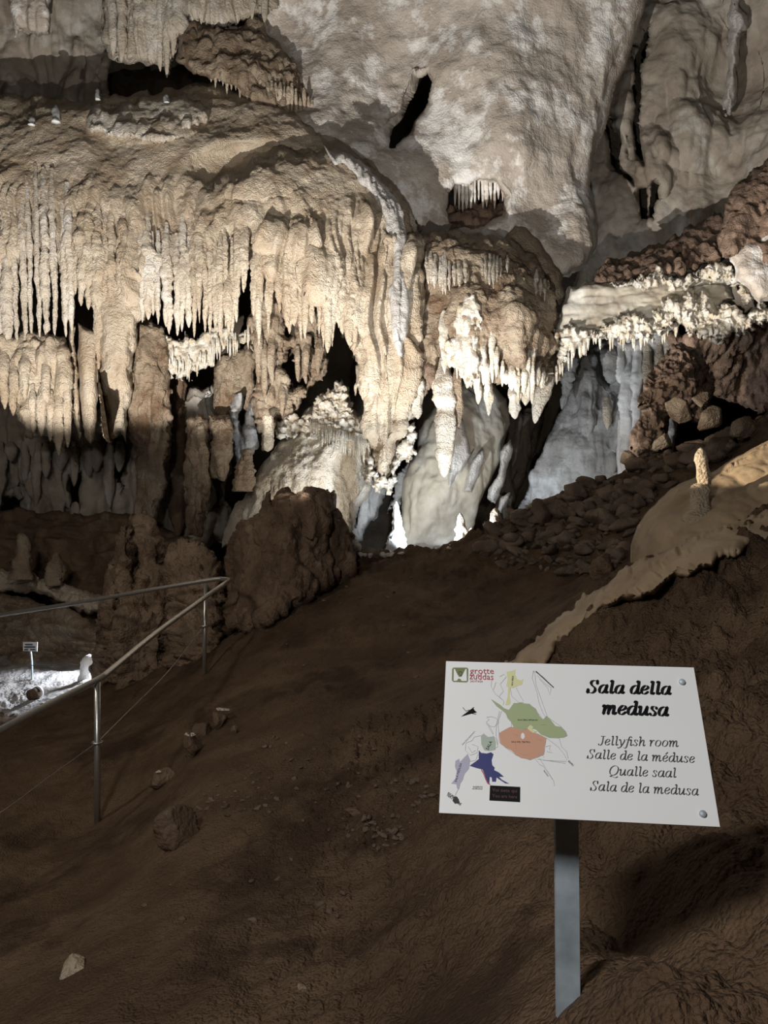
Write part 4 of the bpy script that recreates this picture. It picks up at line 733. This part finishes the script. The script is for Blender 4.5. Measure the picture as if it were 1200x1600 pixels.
def CR(pts, n=7, closed=False):
    P = [np.array(p, float) for p in pts]; Q = []; m = len(P)
    if m == 2: return P
    for i in range(m if closed else m - 1):
        if closed: a, b, c, d = P[(i-1) % m], P[i], P[(i+1) % m], P[(i+2) % m]
        else: a, b, c, d = P[max(i-1, 0)], P[i], P[i+1], P[min(i+2, m-1)]
        for k in range(n):
            u = k / n; Q.append(.5*((2*b)+(c-a)*u+(2*a-5*b+4*c-d)*u*u+(3*b-a-3*c+d)*u**3))
    Q.append(P[0] if closed else P[-1]); return Q
G = {
 'a': (.50, [[(.37,.38),(.27,.44),(.12,.36),(.05,.18),(.09,.03),(.19,.01),(.31,.13),(.38,.36)], [(.40,.44),(.36,.14),(.38,.01),(.47,.07)]]),
 'l': (.28, [[(.06,.63),(.15,.67),(.13,.35),(.11,.06),(.15,.0),(.24,.07)]]),
 'd': (.50, [[(.36,.38),(.27,.44),(.12,.36),(.05,.18),(.09,.03),(.19,.01),(.31,.13),(.37,.32)], [(.30,.63),(.39,.67),(.38,.35),(.36,.08),(.40,.0),(.48,.07)]]),
 'e': (.42, [[(.06,.19),(.22,.23),(.34,.33),(.30,.43),(.19,.43),(.08,.30),(.05,.13),(.13,.01),(.24,.02),(.36,.12)]]),
 'm': (.72, [[(.02,.37),(.10,.44),(.11,.30),(.08,.0)], [(.10,.18),(.20,.38),(.29,.44),(.32,.36),(.29,.0)], [(.31,.18),(.42,.38),(.51,.44),(.54,.34),(.52,.06),(.56,.0),(.66,.08)]]),
 'u': (.52, [[(.02,.37),(.10,.44),(.10,.24),(.09,.05),(.16,.0),(.30,.14),(.38,.34)], [(.40,.44),(.37,.14),(.38,.01),(.48,.07)]]),
 's': (.38, [[(.31,.33),(.26,.43),(.13,.43),(.10,.33),(.19,.23),(.27,.13),(.22,.02),(.10,.0),(.03,.10)]]),
 'S': (.54, [[(.46,.48),(.43,.60),(.33,.66),(.20,.63),(.15,.52),(.22,.39),(.35,.27),(.38,.13),(.28,.01),(.14,.0),(.06,.08),(.04,.20)], [(.45,.67),(.46,.48)], [(.02,.0),(.04,.20)]]),
 'J': (.46, [[(.18,.65),(.46,.65)], [(.33,.65),(.32,.35),(.28,.10),(.18,-.02),(.06,.0),(.06,.08)]]),
 'y': (.44, [[(.02,.38),(.10,.44),(.15,.28),(.19,.02)], [(.38,.44),(.40,.34),(.30,.12),(.15,-.12),(.0,-.2),(-.03,-.15)]]),
 'f': (.30, [[(.44,.60),(.38,.67),(.28,.58),(.20,.25),(.13,-.08),(.04,-.2),(-.06,-.16)], [(.07,.43),(.34,.43)]]),
 'i': (.27, [[(.04,.37),(.13,.44),(.12,.20),(.10,.04),(.14,.0),(.23,.07)], [(.14,.62),(.15,.59)]]),
 'h': (.50, [[(.04,.63),(.13,.67),(.11,.35),(.07,.0)], [(.10,.18),(.22,.38),(.33,.44),(.36,.34),(.33,.06),(.37,.0),(.46,.08)]]),
 'r': (.38, [[(.02,.37),(.10,.44),(.11,.30),(.08,.0)], [(.10,.18),(.20,.37),(.29,.44),(.35,.40)]]),
 'o': (.48, [[(.05,.18),(.12,.37),(.26,.44),(.38,.37),(.40,.25),(.33,.07),(.19,.0),(.08,.05),(.05,.18)]]),
 'Q': (.70, [[(.05,.27),(.14,.53),(.36,.67),(.56,.60),(.62,.40),(.53,.13),(.31,.0),(.11,.07),(.05,.27)], [(.26,.0),(.10,-.10),(.28,-.11),(.46,-.18),(.62,-.10)]]),
 ' ': (.25, [])}
G['é'] = (.42, G['e'][1] + [[(.22,.53),(.34,.67)]])
def write(text, x0, y0, x1, y1, mat, name, nib=.031, thin=.010):
    """serif italic lettering with a broad-nib stroke; baseline from (x0,y0) to (x1,y1) in the photo"""
    p0 = sp(x0, y0, .0005); p1 = sp(x1, y1, .0005); dirv = (p1 - p0).normalized(); upv = dirv.cross(nrm)
    if upv.z < 0: upv = -upv
    tw = sum(G[c][0] for c in text); size = (p1 - p0).length / tw; X = 0; V = []; Fc = []
    for ch in text:
        adv, strokes = G[ch]
        for s in strokes:
            Q = [np.array((q[0] + .20 * q[1] + X, q[1])) for q in CR(s)]
            for i in range(len(Q)):
                tt = Q[min(i+1, len(Q)-1)] - Q[max(i-1, 0)]; tt = tt / (np.linalg.norm(tt) + 1e-9); nn = np.array((-tt[1], tt[0]))
                hw = thin + nib * abs(nn[0] * .97 + nn[1] * -.2) ** 1.2
                for sgn in (-1, 1):
                    q = Q[i] + nn * hw * sgn; V.append(p0 + dirv * (q[0] * size) + upv * (q[1] * size))
                if i: b = len(V) - 4; Fc.append([b, b+1, b+3, b+2])
            for e in (0, -1):                # round the stroke ends
                c = Q[e]; b = len(V); V += [p0 + dirv * ((c[0] + (thin + nib*.55)*math.cos(a)) * size) + upv * ((c[1] + (thin + nib*.55)*math.sin(a)) * size) for a in np.linspace(0, 2*math.pi, 8, endpoint=False)]
                Fc.append(list(range(b, b + 8)))
        X += adv
    return link_mesh(name, V, Fc, mat, bd2, smooth=False)
bd['_o'] = sg['_o']; bd2 = bd
def flat(name, pts, mat, off=.0003, closed=True):
    from mathutils.geometry import tessellate_polygon
    P = [sp(x, y, off) for x, y in pts]
    tr = tessellate_polygon([[Vector((x, y, 0)) for x, y in pts]])
    return link_mesh(name, P, [list(f) for f in tr], mat, bd2, smooth=False)
def line(name, pls, wpx, mat, off=.0004):
    V = []; Fc = []
    for pl in pls:
        P = [np.array(p, float) for p in pl]
        for i in range(len(P)):
            tt = P[min(i+1, len(P)-1)] - P[max(i-1, 0)]; tt = tt / (np.linalg.norm(tt) + 1e-9); nn = np.array((-tt[1], tt[0])) * wpx / 2
            V += [sp(*(P[i] + nn), off), sp(*(P[i] - nn), off)]
            if i: b = len(V) - 4; Fc.append([b, b+1, b+3, b+2])
    return link_mesh(name, V, Fc, mat, bd2, smooth=False)
# the board's own children (parts of a part) hang on the board
_real = bd.location.copy()
write('Sala della', 917, 1082.5, 1049, 1085.5, M['ink'], 'title_lettering', .062, .014)
write('medusa', 940, 1115.5, 1045, 1119, M['ink'], 'title_lettering', .062, .014)
write('Jellyfish room', 934, 1164, 1061, 1167, M['greyink'], 'lettering')
write('Salle de la méduse', 917, 1185, 1086, 1192, M['greyink'], 'lettering')
write('Qualle saal', 951, 1211, 1057, 1215, M['greyink'], 'lettering')
write('Sala de la medusa', 922, 1235, 1092, 1243, M['greyink'], 'lettering')
z = lambda x, y: (680 + x / 5.217, 1025 + y / 5.217)
def Zp(*a): return [z(x, y) for x, y in a]
flat('map_area', Zp((455,355),(470,360),(530,400),(560,425),(600,440),(640,385),(700,382),(770,395),(820,430),(850,490),(880,520),(905,490),(940,520),(980,570),(1030,580),(1065,615),(1078,650),(1050,665),(1000,670),(930,668),(900,655),(860,640),(820,600),(780,590),(700,605),(640,585),(620,540),(590,510),(575,470),(540,440),(500,410)), M['green'])['label'] = 'sage green map area'
flat('map_area', Zp((520,630),(560,605),(610,580),(660,585),(700,605),(760,595),(800,625),(860,645),(905,670),(890,740),(885,805),(840,825),(770,845),(700,832),(660,810),(620,770),(570,745),(530,715)), M['peach'], .00035)['label'] = 'peach map area'
flat('map_area', Zp((580,130),(625,120),(655,112),(650,150),(670,190),(700,200),(720,185),(705,235),(680,240),(640,260),(612,262),(605,330),(615,380),(600,400),(570,400),(590,330),(595,255),(578,245),(590,190)), M['lemon'])['label'] = 'pale yellow map area'
flat('map_area', Zp((372,650),(395,632),(430,660),(480,655),(495,700),(490,765),(440,775),(400,770),(375,720)), M['mint'])['label'] = 'grey green map area'
flat('map_area', Zp((165,855),(195,838),(200,865),(265,798),(285,850),(275,920),(240,960),(225,1010),(205,1040),(195,1085),(178,1080),(172,1045),(130,1040),(165,1000),(175,940),(160,900)), M['lilac'])['label'] = 'lilac map area'
flat('map_area', Zp((355,768),(375,790),(420,795),(455,785),(475,800),(460,850),(465,890),(485,910),(480,930),(520,950),(560,985),(520,985),(545,1010),(605,1042),(570,1038),(520,1005),(500,990),(495,1025),(465,1025),(460,990),(445,985),(440,1045),(418,1030),(405,970),(385,925),(330,912),(280,895),(330,860),(355,840)), M['blue'])['label'] = 'dark blue map area'
line('map_marking', [Zp((375,925),(395,960),(412,1005),(430,1040),(448,1048))], 1.6, M['red'])
flat('map_hole', Zp((700,640),(712,625),(728,640),(730,665),(715,680),(698,668)), M['panel'], .0006)
flat('map_hole', Zp((750,590),(775,562),(800,580),(790,600),(830,615),(800,630),(770,610)), M['lemon'], .0006)
for _pl in [Zp((455,355),(530,400),(575,440),(620,540),(622,585)), Zp((640,385),(770,392),(850,480),(880,520),(905,490),(1030,580),(1078,650),(1000,670),(900,655)), Zp((520,630),(610,580),(760,595),(905,670),(885,805),(770,848),(660,810),(570,745),(520,700),(520,630)),
    Zp((800,120),(790,180),(830,300),(845,380),(880,470),(900,500)), Zp((800,120),(815,160),(820,230),(855,330),(880,400),(915,500)), Zp((805,125),(880,170),(960,255)), Zp((830,160),(900,230),(945,260),(935,320),(915,260),(850,190)),
    Zp((525,170),(560,150),(580,170),(530,230),(555,290),(520,330),(560,370),(555,400)), Zp((460,200),(455,250),(490,310),(550,360)), Zp((495,215),(475,275)),
    Zp((610,260),(625,330),(680,380),(720,380)), Zp((660,260),(690,320),(720,370)), Zp((540,450),(510,540),(520,640)), Zp((525,450),(500,550),(495,640),(510,720)),
    Zp((420,500),(460,495),(500,510),(520,540),(480,580),(440,570),(415,540),(440,520),(420,500)), Zp((415,545),(470,640)), Zp((430,550),(475,635)), Zp((470,650),(500,680),(510,740),(480,760)),
    Zp((370,650),(320,660),(300,690),(250,710),(245,770),(290,810),(340,790),(350,740),(300,720)), Zp((270,740),(300,790),(330,770)), Zp((350,800),(330,850),(285,860)), Zp((190,1080),(170,1120),(160,1150)),
    Zp((905,668),(1000,740),(1050,800),(1075,850)), Zp((1010,672),(1030,740),(1070,780),(1085,840)), Zp((900,740),(940,730),(930,760),(955,790),(910,780)),
    Zp((810,835),(850,885),(880,900),(965,1020),(972,1060)), Zp((850,835),(960,1010)), Zp((880,850),(1070,860)), Zp((830,840),(1060,875)), Zp((820,750),(860,790),(890,830)), Zp((850,780),(830,830))]: line('map_outline', [_pl], .55, M['lineink'])
for _pl in [Zp((650,700),(660,760),(700,800),(760,810)), Zp((640,640),(680,650)), Zp((830,680),(870,690)), Zp((620,440),(640,480)), Zp((860,560),(900,560),(930,580))]: line('map_outline', [_pl], .35, M['peach'], .0007)
line('map_marking', [Zp((820,125),(965,258))], 1.6, M['greyink'], .0007)
flat('map_marking', Zp((210,495),(270,450),(310,420),(318,440),(340,460),(290,472)), M['ink'], .0005)
for _pl in [Zp((225,420),(250,450),(280,440)), Zp((300,470),(335,475)), Zp((305,445),(310,420),(318,420))]: line('map_marking', [_pl], 1.0, M['greyink'])
flat('map_marking', Zp((150,1150),(175,1145),(190,1165),(205,1215),(190,1200),(160,1205),(140,1180)), M['greyink'], .0006)
bb = flat('notice_box', Zp((447,1055),(693,1068),(692,1192),(441,1178)), M['ink'], .0004); bb['label'] = 'black box with dark red lettering'
# logo
flat('logo', Zp((150,95),(258,95),(270,105),(268,205),(256,216),(148,212),(136,200),(138,105)), M['olive'], .0003)['label'] = 'olive green square emblem'
flat('logo_ground', Zp((152,106),(256,106),(258,205),(150,203)), M['panel'], .0005)
flat('logo_shape', Zp((160,106),(248,106),(225,150),(215,170),(195,172),(180,150)), M['olive'], .0006)
flat('logo_shape', Zp((175,203),(190,185),(205,188),(215,203)), M['olive'], .0006)
line('logo_shape', [Zp((200,150),(190,140),(195,128),(212,130),(222,145),(215,160),(200,158))], 1.2, M['greyink'], .0007)
def small_text(txt, x0, y0, x1, y1, mat, hfac=None):
    cu = bpy.data.curves.new('t', 'FONT'); cu.body = txt; cu.size = 1; cu.resolution_u = 2
    ob = bpy.data.objects.new('t', cu); S.collection.objects.link(ob); bpy.context.view_layer.update()
    dg = bpy.context.evaluated_depsgraph_get(); me = bpy.data.meshes.new_from_object(ob.evaluated_get(dg))
    V = np.array([v.co[:] for v in me.vertices]); Fc = [list(p.vertices) for p in me.polygons]
    bpy.data.objects.remove(ob); bpy.data.curves.remove(cu); bpy.data.meshes.remove(me)
    p0 = sp(*z(x0, y0), .0008); p1 = sp(*z(x1, y1), .0008); dv_ = (p1 - p0); w_ = V[:, 0].max(); up = dv_.normalized().cross(nrm)
    if up.dot(V_) > 0: up = -up
    sz = dv_.length / w_; hs = sz * (hfac or 1)
    return link_mesh('lettering', [p0 + dv_.normalized() * (v[0] * sz) + up * (v[1] * hs) for v in V], Fc, mat, bd2, smooth=False)
small_text('grotte', 283, 145, 478, 147, M['red'], 1.0); small_text('is', 338, 162, 358, 163, M['red']); small_text('zuddas', 278, 190, 474, 196, M['red'], 1.1); small_text('SANTADI', 283, 214, 384, 216, M['red'])
small_text("SALA DELL'ORGANO", 670, 527, 835, 529, M['ink']); small_text('SALA DEL TEATRO', 620, 706, 772, 709, M['ink'])
small_text('Voi siete qui', 465, 1105, 668, 1114, M['darkred']); small_text('You are here', 465, 1152, 668, 1162, M['darkred'])
small_text('INGRESSO', 308, 1073, 386, 1074, M['greyink']); small_text('ARTIFICIALE', 300, 1088, 384, 1089, M['greyink'])
small_text('INGRESSO', 98, 1122, 180, 1180, M['greyink'], 1.2); small_text('NATURALE', 92, 1140, 205, 1222, M['greyink'], 1.2)
small_text('SALA VERDE', 632, 245, 640, 165, M['ink'], 1.2); small_text('SALA DELLE ARAGONITI', 222, 728, 326, 618, M['greyink'], .9)
small_text('SALA', 432, 770, 465, 700, M['ink'], 1.0); small_text('SALA MEDUSA', 172, 1030, 218, 878, M['greyink'], 1.0)
small_text('RAMO', 1080, 860, 1120, 900, M['greyink'], 1.2); small_text('NUOVO', 880, 935, 915, 985, M['greyink'], 1.0)
for o in bpy.data.objects:
    if '_o' in o: del o['_o']
